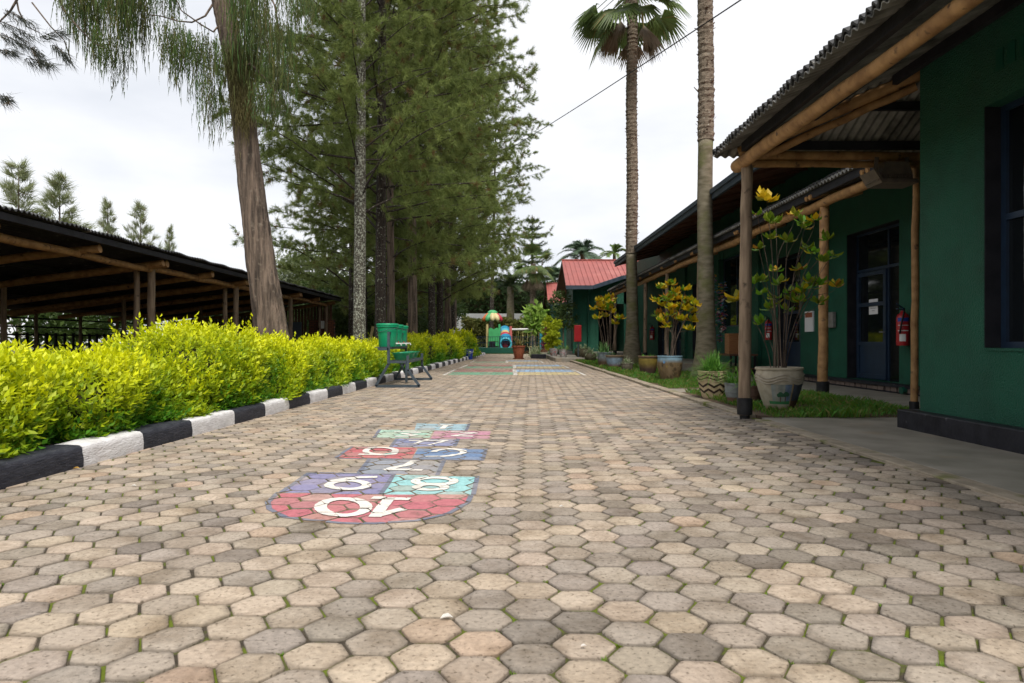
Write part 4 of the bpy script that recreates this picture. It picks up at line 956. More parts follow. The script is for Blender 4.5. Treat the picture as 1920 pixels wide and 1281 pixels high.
# corrugated hip roof of the porch
EX, EY, EZ = 2.75, 9.25, 3.46; WX, WY, WZ = 4.70, 7.85, 4.17
Ls = math.hypot(WX - EX, WZ - EZ); Lf = math.hypot(EY - WY, WZ - EZ)
mb = MB()
corrugated(mb, -3, EY, (0, 1, 0), (EX, 0, EZ), ((WX - EX) / Ls, 0, (WZ - EZ) / Ls), (-(WZ - EZ) / Ls, 0, (WX - EX) / Ls), .11, .018,
           lambda a: 0, lambda a: Ls if a <= WY else max(.02, Ls * (EY - a) / (EY - WY)), 4, .01)
corrugated(mb, EX, 7.45, (1, 0, 0), (0, EY, EZ), (0, -(EY - WY) / Lf, (WZ - EZ) / Lf), (0, (WZ - EZ) / Lf, (EY - WY) / Lf), .11, .020,
           lambda a: 0, lambda a: Lf if a >= WX else max(.02, Lf * (a - EX) / (WX - EX)), 4, .02)
ro = mb.build('porch_roof', M['sheet'], nb_); shadesmooth(ro, 60)
mb = MB()   # dark scalloped upper layer, set back a little from the grey sheet's edge
corrugated(mb, -3, EY - .08, (0, 1, 0), (EX, 0, EZ + .03), ((WX - EX) / Ls, 0, (WZ - EZ) / Ls), (-(WZ - EZ) / Ls, 0, (WX - EX) / Ls), .11, .024,
           lambda a: -.01 + .02 * math.sin(a * 7.3), lambda a: Ls if a <= WY else max(.07, Ls * (EY - .06 - a) / (EY - WY) + .05), 3, .03)
shadesmooth(mb.build('roof_cover', M['sheet_dark'], nb_), 60)
mb = MB()
def slz(x): return EZ + (x - EX) * (WZ - EZ) / (WX - EX)
for x in (3.02, 3.72, 4.45): mb.box(x - .03, x + .03, -3, 9.0 - (x - 2.75) * .62, slz(x) - .135, slz(x) - .03)
for y in (8.95, 8.35): mb.box(EX + (EY - y) * 1.4 + .15, 7.4, y - .03, y + .03, EZ + (EY - y) * .507 - .13, EZ + (EY - y) * .507 - .03)
mb.build('purlin', M['black_wood'], nb_)
mb = MB(); log(mb, (3.08, 9.28, 3.345), (3.14, 3.0, 3.29), .084, 12, .014, 14, .66); o = shadesmooth(mb.build('eave_log', M['log'], nb_), 50)
mb = MB(); log(mb, (3.14, 3.1, 3.29), (3.14, -2.8, 3.29), .056, 6, .012, 14); shadesmooth(mb.build('eave_log', M['log'], nb_), 50)
mb = MB(); log(mb, (3.05, 9.08, 3.47), (4.76, 7.93, 4.07), .085, 8, .012, 14, .85); shadesmooth(mb.build('hip_rafter', M['log'], nb_), 50)
mb = MB(); log(mb, (3.3, 9.02, 3.40), (4.70, 7.95, 3.93), .052, 8, .012, 12, .9); shadesmooth(mb.build('hip_rafter', M['log'], nb_), 50)
mb = MB(); log(mb, (3.12, 9.0, 3.42), (5.45, 9.0, 3.40), .062, 8, .01, 12, .9); shadesmooth(mb.build('tie_beam', M['log'], nb_), 50)
mb = MB(); log(mb, (3.17, 9.02, 3.315), (5.45, 9.02, 3.30), .05, 8, .01, 12, .9); shadesmooth(mb.build('tie_beam', M['log'], nb_), 50)
def post(parent, x, y, zb, zt, r, m, collar=.27, cr=1.22):
    mb = MB(); log(mb, (x, y, zb + .05), (x + .03, y, zt), r, 12, .008, 14, .92); p = shadesmooth(mb.build('post', m, parent), 60)
    c = MB(); c.lathe([(r * .8, zb - .03), (r * .8, zb + .05), (r * cr, zb + .055), (r * cr * 1.02, zb + collar), (r * .9, zb + collar + .01)], 18, (x, y, 0)); shadesmooth(c.build('collar', M['bitumen'], p), 40)
    return p
post(nb_, 3.10, 9.03, .0, 3.32, .079, M['log_grey'], .265)
post(nb_, 5.30, 9.02, .02, 3.3, .047, M['log'], .2)

# ------------------------------------------------------------------ long building
lb = thing('long_building', 'long dark green building with a log post veranda and a brown soffit', 'building', (7.5, 20, 0))
OP = [(13.25, 15.3, .2, 3.35), (17.7, 19.2, .2, 3.3), (21.8, 24.6, 1.5, 3.9), (26.5, 28.0, .32, 3.3), (29.8, 31.3, .32, 3.3), (32.9, 34.4, .32, 3.3)]
mb = MB(); wall_y(mb, 7.5, 7.85, 7.9, 41.9, 0, 5.6, OP)
for y in (10.5, 16.4, 20.6, 25.6, 29.0, 32.2): mb.box(7.40, 7.499, y - .2, y + .2, .2, 4.15)
mb.build('wall', M['green_wall'], lb)
mb = MB(); mb.box(8.6, 8.7, 7.9, 41.8, 0, 5); mb.box(7.85, 8.6, 7.95, 41.8, 4.4, 4.5); mb.build('room_back', M['void'], lb)
# brick skirting step
mb = MB(); mb.box(7.36, 7.497, 8.05, 22.4, .024, .055)
y = 8.1
while y < 22.2:
    mb.cm = 1; mb.box(7.34 + random.uniform(-.01, .01), 7.495, y, y + .19 + random.uniform(-.02, .02), .06, .135 + random.uniform(-.008, .008)); y += .225
mb.cm = 0; mb.box(7.30, 7.494, 8.05, 22.4, .142, .2)
M['step_brick'] = mat('grey_pink_step_brick', (0.20, 0.15, 0.125), (0.12, 0.09, 0.08), 3, 0.85)
mb.build('brick_step', [M['plinth'], M['step_brick']], lb)
def door(y0, y1, z0, z1, leaf0, leaf1):
    x = 7.72
    d = MB()
    for (a, b, c, e) in ((y0, y1, z1 - .06, z1), (y0, y0 + .06, z0, z1 - .06), (y1 - .06, y1, z0, z1 - .06), (leaf0 - .05, leaf0, z0, z1 - .06), (leaf0, y1 - .06, z0 + 2.3, z0 + 2.36), (y0 + .06, leaf0 - .05, z0 + 2.3, z0 + 2.36)): d.box(x, x + .06, a, b, c, e)
    # leaf rails
    L0, L1 = leaf0 + .01, y1 - .07
    for (a, b, c, e) in ((L0, L0 + .1, z0 + .02, z0 + 2.28), (L1 - .1, L1, z0 + .02, z0 + 2.28), (L0 + .1, L1 - .1, z0 + .02, z0 + .12), (L0 + .1, L1 - .1, z0 + .72, z0 + .80), (L0 + .1, L1 - .1, z0 + 1.55, z0 + 1.63), (L0 + .1, L1 - .1, z0 + 2.2, z0 + 2.28)): d.box(x - .035, x + .015, a, b, c, e)
    d.box(x - .01, x + .012, L0 + .1, L1 - .1, z0 + .12, z0 + .72)
    o = d.build('door', M['blue_frame'], lb)
    for (a, b, c, e) in ((L0 + .1, L1 - .1, z0 + .8, z0 + 1.55), (L0 + .1, L1 - .1, z0 + 1.63, z0 + 2.2), (y0 + .06, leaf0 - .05, z0, z0 + 2.3), (y0 + .06, leaf0 - .05, z0 + 2.36, z1 - .06), (leaf0, y1 - .06, z0 + 2.36, z1 - .06)):
        g = MB(); g.box(x + .02, x + .028, a, b, c, e); g.build('pane', M['glass'], o)
    g = MB(); g.box(7.51, 7.715, y1 - .012, y1 - .003, z0 + .002, z1 - .003); g.box(7.51, 7.715, y0 + .003, y0 + .012, z0 + .002, z1 - .003); g.box(7.51, 7.715, y0 + .013, y1 - .013, z1 - .012, z1 - .003); g.build('reveal', M['black_wood'], o)  # black boards along jambs and head make the door recess dark
    h = MB(); h.bar((x - .07, L0 + .05, z0 + 1.0), (x - .07, L0 + .17, z0 + 1.0), .02); h.bar((x - .07, L0 + .05, z0 + 1.0), (x - .03, L0 + .05, z0 + 1.0), .018); h.build('handle', M['aluminium'], o)
door(13.25, 15.3, .2, 3.35, 14.05, 15.2); door(17.7, 19.2, .2, 3.3, 18.1, 19.1); door(26.5, 28.0, .32, 3.3, 26.9, 27.9); door(29.8, 31.3, .32, 3.3, 30.2, 31.2); door(32.9, 34.4, .32, 3.3, 33.3, 34.3)
d = MB()
for (a, b, c, e) in ((21.8, 24.6, 1.5, 1.56), (21.8, 24.6, 3.84, 3.9), (21.8, 21.86, 1.56, 3.84), (24.54, 24.6, 1.56, 3.84), (23.17, 23.23, 1.56, 3.84)): d.box(7.7, 7.76, a, b, c, e)
o = d.build('window', M['blue_frame'], lb)
for (a, b) in ((21.86, 23.17), (23.23, 24.54)):
    g = MB(); g.box(7.725, 7.733, a, b, 1.56, 3.84); g.build('pane', M['glass'], o)
m_ = MB(); m_.box(7.46, 7.7, 21.75, 24.65, 1.45, 1.497); m_.build('sill', M['green_wall'], o)
# main roof: soffit boards, fascia
def mz(x): return 4.80 + (x - 5.4) * .255
mb = MB(); mb.prism([(5.4, 5, mz(5.4) + .10), (12.5, 5, mz(12.5) + .10), (12.5, 34.2, mz(12.5) + .10), (5.4, 34.2, mz(5.4) + .10)], (0, 0, .06)); mb.build('roof', M['redroof'], lb)
mb = MB()
k = 0; x = 5.43
while x < 7.48:
    mb.prism([(x, 5, mz(x)), (x + .135, 5, mz(x + .135)), (x + .135, 34.05, mz(x + .135)), (x, 34.05, mz(x))], (0, 0, .05)); x += .145
y = 6
while y < 34:
    mb.bar((5.5, y, mz(5.5) - .035), (7.46, y, mz(7.46) - .035), .05, .06); y += 1.4
mb.build('soffit', M['soffit'], lb)
mb = MB(); mb.box(5.33, 5.40, 5, 34.2, 4.70, 4.93); mb.box(5.27, 5.33, 5, 34.2, 4.83, 4.95); mb.prism([(5.4, 34.12, 4.72), (12.5, 34.12, mz(12.5) - .06), (12.5, 34.12, mz(12.5) + .16), (5.4, 34.12, 4.93)], (0, .06, 0))
mb.build('fascia', M['blue_fascia'], lb)
mb = MB(); P0 = Vector((6.3, 12.3, mz(6.3) - .10)); mb.bar(P0, P0 + Vector((0, 1.25, 0)), .06, .05); mb.build('strip_lamp', M['tube_light'], lb)
mb = MB(); mb.box(7.38, 7.498, 11.7, 12.0, 4.55, 4.95); mb.build('junction_box', M['white'], lb)
# veranda roof
VX0, VZ0, VX1, VZ1 = 5.45, 3.74, 7.5, 4.28; Lv = math.hypot(VX1 - VX0, VZ1 - VZ0)
mb = MB(); corrugated(mb, 9.5, 37.5, (0, 1, 0), (VX0, 0, VZ0), ((VX1 - VX0) / Lv, 0, (VZ1 - VZ0) / Lv), (-(VZ1 - VZ0) / Lv, 0, (VX1 - VX0) / Lv), .125, .024, lambda a: 0, lambda a: Lv, 2, .02, 6)
shadesmooth(mb.build('veranda_roof', M['sheet'], lb), 60)
mb = MB(); corrugated(mb, 9.5, 37.4, (0, 1, 0), (VX0, 0, VZ0 + .035), ((VX1 - VX0) / Lv, 0, (VZ1 - VZ0) / Lv), (-(VZ1 - VZ0) / Lv, 0, (VX1 - VX0) / Lv), .125, .026, lambda a: .04 + .02 * math.sin(a * 9), lambda a: Lv, 2, .03, 6)
shadesmooth(mb.build('veranda_cover', M['sheet_dark'], lb), 60)
mb = MB(); mb.box(5.53, 5.59, 9.5, 37.3, 3.60, 3.73); mb.box(6.5, 6.56, 9.5, 37.3, 3.84, 3.97); mb.build('veranda_purlin', M['black_wood'], lb)
for (a, b) in ((9.4, 16.6), (16.3, 24.9), (24.6, 32.7), (32.4, 37.6)):
    mb = MB(); log(mb, (5.7, a, 3.50), (5.7, b, 3.50), .085, 9, .02, 12, .9); shadesmooth(mb.build('veranda_log', M['log'], lb), 50)
mb = MB(); log(mb, (5.79, 13.5, 3.62), (5.80, 20.5, 3.60), .06, 8, .02, 10); shadesmooth(mb.build('veranda_log', M['log'], lb), 50)
for i in range(14):
    y = 10.6 + i * 2.0; mb = MB()
    for dy in (0, .16): log(mb, (5.5, y + dy, 3.62), (7.48, y + dy, 4.15), .045, 4, .005, 8)
    mb.build('veranda_rafter', M['log'], lb)
for i, y in enumerate((12.5, 16.6, 20.6, 24.7, 28.6, 32.5, 36.5)): post(lb, 5.7, y, .03 if y < 22 else .30, 3.45, .088 if y < 14 else .08, M['log'] if y < 14 else M['log_grey'], .25)

# ------------------------------------------------------------------ red roofed houses farther on
def house(dy, label):
    t = thing('red_roofed_house', label, 'house', (4.2, 42 + dy, 0), 'red roofed green houses along the path')
    def q(x, f): return (x, 40 + dy + 4.5 * f, 4.2 + 2.0 * f)         # front slope
    def bk(x, f): return (x, 49 + dy - 4.5 * f, 4.2 + 2.0 * f)
    mb = MB()
    front = [q(3.42, 0), q(4.98, 0), q(7.02, .371), q(11, .371), q(11, 1), q(3.55, 1)]
    mb.prism(front, (0, .02, .05)); mb.prism([bk(3.55, 1), bk(11, 1), bk(11, 0), bk(3.42, 0)], (0, -.02, .05))
    x = 3.7
    while x < 11:                                        # standing seams
        f0 = 0 if x < 4.98 else min(.371, (x - 4.98) / (7.02 - 4.98) * .371)
        a = Vector(q(x, f0)) + Vector((0, .0, .06)); b = Vector(q(x, 1)) + Vector((0, 0, .06)); mb.bar(a, b, .03, .045); x += .29
    mb.bar(Vector(q(3.5, 1)) + Vector((0, 0, .06)), Vector(q(11, 1)) + Vector((0, 0, .06)), .25, .05)
    mb.build('roof', M['redroof'], t)
    mb = MB(); s = Vector((0, 0, -.05))
    mb.prism([Vector(p) + s for p in front], (0, 0, .03)); mb.prism([Vector(p) + s for p in (bk(3.55, 1), bk(11, 1), bk(11, 0), bk(3.42, 0))], (0, 0, .03))
    mb.bar(Vector(q(3.44, 0)) + s, Vector(q(3.56, 1)) + s, .05, .16); mb.bar(Vector(bk(3.44, 0)) + s, Vector(bk(3.56, 1)) + s, .05, .16)
    mb.build('soffit', M['soffit'], t)
    mb = MB(); f = [Vector(q(3.42, 0)), Vector(q(4.98, 0)), Vector(q(7.02, .371)), Vector(q(11, .371))]
    for a, b in zip(f[:-1], f[1:]): mb.bar(a + Vector((0, -.05, -.06)), b + Vector((0, -.05, -.06)), .07, .22)
    mb.build('fascia', M['blue_fascia'], t)
    mb = MB(); mb.box(4.13, 5.35, 42 + dy, 42.3 + dy, .3, 4.95); mb.box(5.35, 7.4, 42 + dy, 42.3 + dy, 3.3, 5.0); mb.box(4.13, 4.4, 42.3 + dy, 43 + dy, .3, 5.2); mb.box(4.13, 4.4, 44.2 + dy, 48 + dy, .3, 4.6)
    mb.box(4.13, 4.4, 43 + dy, 44.2 + dy, 2.9, 5.2); mb.box(5.35, 5.6, 42.3 + dy, 46 + dy, .3, 4.8); mb.box(7.1, 7.4, 42 + dy, 46 + dy, .3, 5.0); mb.box(4.0, 4.13, 41.85 + dy, 42.2 + dy, .3, 4.4)
    mb.build('wall', M['green_wall'], t)
    mb = MB(); mb.box(5.6, 7.1, 45 + dy, 45.1 + dy, .3, 3.4); mb.build('dark_doorway', M['void'], t)
    mb = MB(); mb.tube([(4.95, 41.2 + dy, 4.2), (4.95, 41.5 + dy, 4.05), (4.95, 41.9 + dy, 3.9), (4.95, 41.9 + dy, .35)], .065, 8); shadesmooth(mb.build('drainpipe', M['p_base'], t), 50)
    return t
house(0, 'nearer red roofed green house with a blue edge under its steep roof and a drainpipe')
house(17.6, 'farther red roofed green house, its gable just showing left of the nearer one')

# ------------------------------------------------------------------ open shed on the left
sh = thing('open_shed', 'long open shed with a dark corrugated roof on paired log posts behind the hedge', 'shed', (-8.2, 20, .1))
SS = .13
def sz(x): return 3.03 + (x + 7.6) * SS                # roof falls away from the path
Lsh = math.hypot(7.8, 7.8 * SS)
mb = MB(); corrugated(mb, 4.0, 32.3, (0, 1, 0), (-7.6, 0, sz(-7.6)), (-1 / math.hypot(1, SS), 0, -SS / math.hypot(1, SS)), (-SS / math.hypot(1, SS), 0, 1 / math.hypot(1, SS)), .11, .022, lambda a: .03 * math.sin(a * 5), lambda a: Lsh, 3, .02, 6)
shadesmooth(mb.build('roof', M['sheet_dark'], sh), 60)
mb = MB(); mb.box(-7.74, -7.68, 4, 32.2, sz(-7.7) - .15, sz(-7.7) - .04)
for x in (-8.9, -10.2, -11.5, -12.8, -14.1): mb.box(x - .035, x + .035, 4, 32.2, sz(x) - .13, sz(x) - .035)
mb.build('purlin', M['black_wood'], sh)
for i, y in enumerate((5.4, 8.0, 10.6, 13.3, 15.75, 15.95, 18.4, 20.8, 21.0, 23.6, 26.2, 26.4, 28.9, 31.5)):
    mb = MB(); log(mb, (-7.80, y, sz(-7.8) - .215), (-15.2, y + random.uniform(-.3, .3), sz(-15.2) - .215), .082, 6, .02, 10, .9); shadesmooth(mb.build('rafter', M['log'], sh), 50)
for a, b in ((4.2, 10.9), (10.7, 16.1), (15.8, 21.2), (20.9, 26.5), (26.2, 31.8)):
    mb = MB(); log(mb, (-8.2, a, 2.70), (-8.2, b, 2.66), .075, 7, .02, 10, .9); shadesmooth(mb.build('beam', M['log'], sh), 50)
for y in (5.3, 10.7, 16, 21, 26.3, 31.5):
    for (dx, dy, r) in ((0, 0, .085), (-.28, -.12, .068)):
        mb = MB(); log(mb, (-8.2 + dx, y + dy, .0), (-8.2 + dx, y + dy, 2.78 + dx * .13), r, 7, .01, 12, .95); shadesmooth(mb.build('post', M['log_grey'], sh), 60)
for i in range(12):
    y = 6 + i * 2.3; mb = MB(); log(mb, (-15.0, y, 0), (-15.0, y, 1.95), .06, 4, .01, 8); mb.build('back_post', M['log_grey'], sh)
for y in (10.7, 16, 21, 26.3):
    mb = MB(); log(mb, (-11.6, y, 0), (-11.6, y, 2.3), .07, 4, .01, 8); mb.build('inner_post', M['log_grey'], sh)
mb = MB()
for z in (.5, .85, 1.2, 1.45, 1.72): mb.box(-15.10, -15.05, 4, 32, z, z + .05)
for i in range(60): mb.box(-15.14, -15.11, 4.1 + i * .466, 4.22 + i * .466, .1, 1.3)
mb.build('back_rail', M['black_wood'], sh)
mb = MB(); mb.box(-15.0, -7.86, 31.55, 31.8, 0, .1); mb.box(-9.0, -7.86, 31.55, 31.8, .1, 2.0); mb.build('brick_wall', M['brick'], sh)
mb = MB()
for i in range(46):
    x = -14.6 + i * .145; mb.box(x, x + .11, 31.6, 31.64, .1 if x < -9.1 else 2.0, sz(x) - .2)
mb.build('slat_screen', M['soffit'], sh)
mb = MB(); mb.box(-8.45, -8.25, 31.46, 31.54, 1.6, 1.95); mb.build('wall_box', M['white'], sh)
mb = MB(); mb.box(-14.9, -14.6, 11.5, 12.1, 1.35, 1.8); mb.build('wall_box', M['white'], sh)
# dark board inside, pinkish building behind
mb = MB(); mb.box(-11.3, -8.9, 30.0, 30.08, .5, 1.85); mb.build('notice_board', M['steel'], sh)
t = thing('pink_outbuilding', 'pinkish low building glimpsed through the slats at the back of the shed', 'building', (-22, 24, 0)); M['pink'] = mat('pink_render', (.45, .17, .16), (.33, .12, .11), 2, .8)
mb = MB(); mb.box(-24, -22, 16, 30, 0, 1.7); mb.build('wall', M['pink'], t); mb = MB(); mb.prism([(-24.5, 15.5, 1.75), (-21.6, 15.5, 1.75), (-21.6, 30.5, 1.75), (-24.5, 30.5, 1.75)], (0, 0, .1)); mb.build('roof', M['redroof'], t)
for i, y in enumerate((8.5, 12.6, 18.6)):     # plain benches and tables standing in the shed
    t = thing('shed_table', ['long dark table in the shed nearest the left edge', 'long dark table in the shed, in the middle of the three', 'long dark table in the shed past the near pair of posts'][i], 'table', (-11, y, .1), 'tables inside the shed')
    mb = MB(); mb.box(-12.2, -9.6, y - .4, y + .4, .72, .77); mb.build('tabletop', M['soffit'], t)
    for sx in (-12.1, -9.7):
        for sy in (-.33, .33):
            mb = MB(); mb.box(sx - .03, sx + .03, y + sy - .03, y + sy + .03, .1, .72); mb.build('leg', M['black_wood'], t)

# ------------------------------------------------------------------ hand washing stand
st = thing('washing_stand_frame', 'blue grey steel hand washing stand carrying three green buckets above three basins', 'stand', (-2.45, 16.4, 0))
def endframe(y, dx, s=1.0):
    X = lambda x: x + dx
    m_ = MB(); b = .055
    m_.bar((X(-2.58), y, 1.22), (X(-2.58), y, .50), b); m_.bar((X(-2.58), y, .52), (X(-2.86), y, .03), b)
    m_.bar((X(-2.16), y, .70), (X(-2.16), y, .36), b); m_.bar((X(-2.16), y, .38), (X(-1.90), y, .03), b)
    m_.bar((X(-2.55), y, .56), (X(-2.18), y, .56), b); m_.bar((X(-2.86), y, .03), (X(-1.90), y, .03), b); m_.bar((X(-2.58), y, .84), (X(-2.80), y, .84), b)
    m_.build('end_frame', M['steel'], st)
endframe(15.15, 0); endframe(18.1, -.05)
def srail(a, b, w_=.05):
    m_ = MB(); m_.bar(a, b, w_); m_.build('rail', M['steel'], st)
srail((-2.58, 15.18, .56), (-2.63, 18.07, .56)); srail((-2.16, 15.18, .56), (-2.21, 18.07, .56)); srail((-2.58, 15.18, .86), (-2.63, 18.07, .86)); srail((-2.80, 15.18, .86), (-2.86, 18.07, .86)); srail((-2.58, 15.18, 1.2), (-2.63, 18.07, 1.2), .03)
m_ = MB(); m_.box(-2.90, -2.56, 15.2, 18.05, .872, .886); m_.build('shelf', M['steel'], st)
m_ = MB(); m_.bar((-2.4, 16.6, .03), (-2.4, 16.6, .56), .05); m_.bar((-2.4, 16.6, .2), (-2.75, 17.6, .55), .04); m_.build('brace', M['steel'], st)
def bucket(x, y, lab):
    t = thing('water_bucket', lab, 'bucket', (x, y, .888), 'green water buckets on the washing stand')
    m_ = MB(); m_.lathe([(0, 0), (.185, 0), (.192, .012), (.215, .30), (.228, .44), (.246, .445), (.246, .47), (.232, .475)], 36); shadesmooth(m_.build('body', M['green_plastic'], t, world=False), 35)
    m_ = MB(); m_.lathe([(.235, .476), (.25, .478), (.252, .50), (.245, .515), (.21, .522), (.2, .512), (0, .515)], 36); shadesmooth(m_.build('lid', M['green_plastic2'], t, world=False), 35)
    m_ = MB(); m_.tube([(.19, -.02, .07), (.26, -.03, .07)], .018, 8); m_.tube([(.25, -.03, .075), (.30, -.035, .07), (.315, -.035, .03)], .014, 8); tp = m_.build('tap', M['white'], t, world=False)
    m_ = MB(); m_.box(.245, .262, -.045, -.015, .088, .125); m_.build('tap_lever', M['red_metal'], tp, world=False)
    m_ = MB(); m_.tube([(.03 + .245 * math.cos(R(a)), .245 * math.sin(R(a)), .37 + .06 * math.sin(R(a + 90))) for a in range(-170, -5, 15)], .006, 6); m_.build('handle', M['steel'], t, world=False)
bucket(-2.68, 15.6, 'nearest green lidded water bucket with a white tap, on the washing stand'); bucket(-2.72, 16.65, 'middle green lidded water bucket on the washing stand'); bucket(-2.76, 17.7, 'farthest green lidded water bucket on the washing stand')
def basin(x, y, lab):
    t = m_ = MB(); m_.lathe([(0, .0), (.12, 0), (.135, .01), (.20, .15), (.222, .155), (.224, .17), (.205, .168), (.125, .022), (0, .018)], 32)
    o = m_.top('wash_basin', M['green_plastic2'], lab, 'basin', (0, 0, 0), 'green basins on the washing stand'); shadesmooth(o, 35); o.location = (x, y, .588)
basin(-2.37, 15.6, 'nearest green basin on the washing stand below a tap'); basin(-2.40, 16.65, 'middle green basin on the washing stand'); basin(-2.44, 17.7, 'farthest green basin on the washing stand')

# ------------------------------------------------------------------ pots
def lathe_pot(t, prof, m_body, n=40, name='pot', colf=None):
    m_ = MB(); m_.lathe(prof, n, colf=colf); return shadesmooth(m_.build(name, m_body, t, world=False), 45)
def prof_r(prof, z):
    for (r0, z0), (r1, z1) in zip(prof[:-1], prof[1:]):
        if z0 <= z <= z1 and z1 > z0: return r0 + (r1 - r0) * (z - z0) / (z1 - z0)
    return prof[-1][0]
def on_pot(mb, prof, cells, off=.003):
    """cells: quads given in (angle deg, z) laid on the pot's surface"""
    for cell in cells:
        mb.poly([((prof_r(prof, z) + off) * math.cos(R(a)), (prof_r(prof, z) + off) * math.sin(R(a)), z) for a, z in cell])
def strip(f0, f1, a0, a1, st_=4): return [[(a, f0(a)), (a + st_, f0(a + st_)), (a + st_, f1(a + st_)), (a, f1(a))] for a in range(a0, a1, st_)]
def ridge(mb, prof, zf, r=.010, beads=False):
    pts = [((prof_r(prof, zf(a)) + .002) * math.cos(R(a)), (prof_r(prof, zf(a)) + .002) * math.sin(R(a)), zf(a)) if True else 0 for a in range(0, 365, 5)]
    pts = [(p[0], p[1], p[2]) for p in pts]; mb.tube(pts, r, 6, False)
def blades(mb, n, L0, L1, wd, c0, c1, edge=None, r=.06, z=0, up=(45, 88)):
    for i in range(n):
        a = random.uniform(0, 6.283); el = R(random.uniform(*up)); l = random.uniform(L0, L1); g = random.random(); base = Vector((random.uniform(-r, r), random.uniform(-r, r), z)); m = 6
        d = Vector((math.cos(a) * math.cos(el), math.sin(a) * math.cos(el), math.sin(el))); s = Vector((-math.sin(a), math.cos(a), 0)); prev = None
        col = tuple(c0[k] * (1 - g) + c1[k] * g for k in range(3))
        for j in range(m + 1):
            u_ = j / m; p = base + d * l * u_ + Vector((math.cos(a) * .25, math.sin(a) * .25, -.62)) * l * u_ * u_ * math.cos(el) * 1.2; w_ = wd * (1 - u_ ** 2.2) * .5 + .0006
            mb.col = col if not (edge and g > .3) else edge
            A = mb.av(p - s * w_); mb.col = col; Cn = mb.av(p + Vector((0, 0, -.15 * w_))); mb.col = col if not (edge and g > .3) else edge; B = mb.av(p + s * w_)
            if prev: mb.af([prev[0], prev[1], Cn, A]); mb.af([prev[1], prev[2], B, Cn])
            prev = (A, Cn, B)
def rosettes(name, label, x, y, z, pts, nl, Ls, base_r, cat='shrub', yellow=.6, big=(), group=None, sw=.0085):
    """multi stemmed croton: curved stems from the pot up to leaf whorls"""
    t = thing(name, label, cat, (x, y, z), group); ms = MB(); ml = MB()
    mains = []
    for i, q in enumerate(pts):
        q = Vector(q) - Vector((x, y, z)); a = math.atan2(q.y, q.x) + random.uniform(-.5, .5); b = Vector((math.cos(a) * base_r * random.uniform(.1, .8), math.sin(a) * base_r * random.uniform(.1, .8), 0))
        m1 = b.lerp(q, .35) + Vector((-(q.x) * .22, -(q.y) * .2, q.z * .06)) + Vector((random.uniform(-.04, .04), random.uniform(-.04, .04), 0)); m2 = b.lerp(q, .7) + Vector((-(q.x) * .12, -(q.y) * .1, q.z * .05))
        cv = []
        for k in range(9):
            u_ = k / 8; cv.append((b * (1 - u_) ** 3 + m1 * 3 * u_ * (1 - u_) ** 2 + m2 * 3 * u_ ** 2 * (1 - u_) + q * u_ ** 3))
        r0 = sw * random.uniform(.8, 1.4)
        if i % 3 and len(mains) > 2:      # a side branch of the nearest stem
            best = None
            for mc in mains:
                for k in range(2, 7):
                    pm = mc[k]; h = q.z - pm.z; dh = math.hypot(q.x - pm.x, q.y - pm.y)
                    if h > .15 * q.z and (best is None or dh + abs(h - q.z * .35) * .6 < best[0]): best = (dh + abs(h - q.z * .35) * .6, pm, mc[k + 1] - mc[k])
            if best:
                b0 = best[1]; tg = best[2].normalized() * (q - b0).length * .45; e0 = q - Vector((0, 0, (q - b0).length * .35))
                cv = [b0 * (1 - u_) ** 3 + (b0 + tg) * 3 * u_ * (1 - u_) ** 2 + e0 * 3 * u_ ** 2 * (1 - u_) + q * u_ ** 3 for u_ in [k / 8 for k in range(9)]]; r0 *= .7
        else: mains.append(cv)
        ms.tube(cv, [r0 * (1 - .6 * k / 8) for k in range(9)], 6, False, .05)
        ax = (cv[-1] - cv[-2]).normalized(); ax = (ax + Vector((0, 0, .8))).normalized(); sx = ax.cross(Vector((.3, .9, .1))).normalized(); sy = ax.cross(sx)
        kb = 1.45 if i in big else 1.0; n_ = nl + random.randint(0, 3) + (2 if i in big else 0)
        for k in range(n_):
            an = k * 2.4 + random.uniform(-.3, .3); el = R(random.uniform(5, 62)); d = (sx * math.cos(an) + sy * math.sin(an)) * math.cos(el) + ax * math.sin(el); g = random.random()
            if g < yellow: c = (random.uniform(.42, .58), random.uniform(.32, .44), .012)
            elif g < yellow + .08: c = (.36, .17, .02)
            else: c = (random.uniform(.10, .24), random.uniform(.22, .34), .02)
            if i in big: c = (.58, .40, .015) if random.random() < .75 else (.25, .24, .02)
            ml.col = c; ml.leaf(q - ax * random.uniform(0, .05) * kb, d, d.cross(ax), Ls * kb * random.uniform(.75, 1.15), Ls * .56 * kb * random.uniform(.85, 1.15), .18)
    ms.build('stem', M['bark'], t, world=False); ml.build('foliage', M['leaf'], t, world=False)
    return t
CREAM = (.46, .40, .30)
# big painted pot
bx, by = G(1461, 774); by = 9.75; bx = (1461 - U0) * by / F
t = thing('painted_pot', 'large cream pot painted with little trees, wavy ridges under its rim', 'pot', (bx, by, .03))
BP = [(0, 0), (.175, 0), (.195, .03), (.215, .10), (.25, .2), (.285, .31), (.312, .42), (.318, .49), (.312, .55), (.302, .575), (.322, .58), (.325, .605), (.312, .615), (.29, .61), (.285, .57)]
lathe_pot(t, BP, M['attrpot'], 48, colf=lambda r, z: (.26, .17, .10) if z < .09 else ((.40, .37, .29) if z < .42 else (.44, .39, .30)))
m_ = MB(); m_.lathe([(.284, .568), (.15, .58), (0, .575)], 30); m_.build('soil', M['soil'], t, world=False)
m_ = MB(); m_.col = (.42, .38, .31)
for dz in (0, .038, .075): ridge(m_, BP, lambda a, dz=dz: .415 + dz + .028 * math.sin(R(a * 4.5)) + .0, .011)
shadesmooth(m_.build('wavy_ridge', M['attrpot'], t, world=False), 60)
m_ = MB()
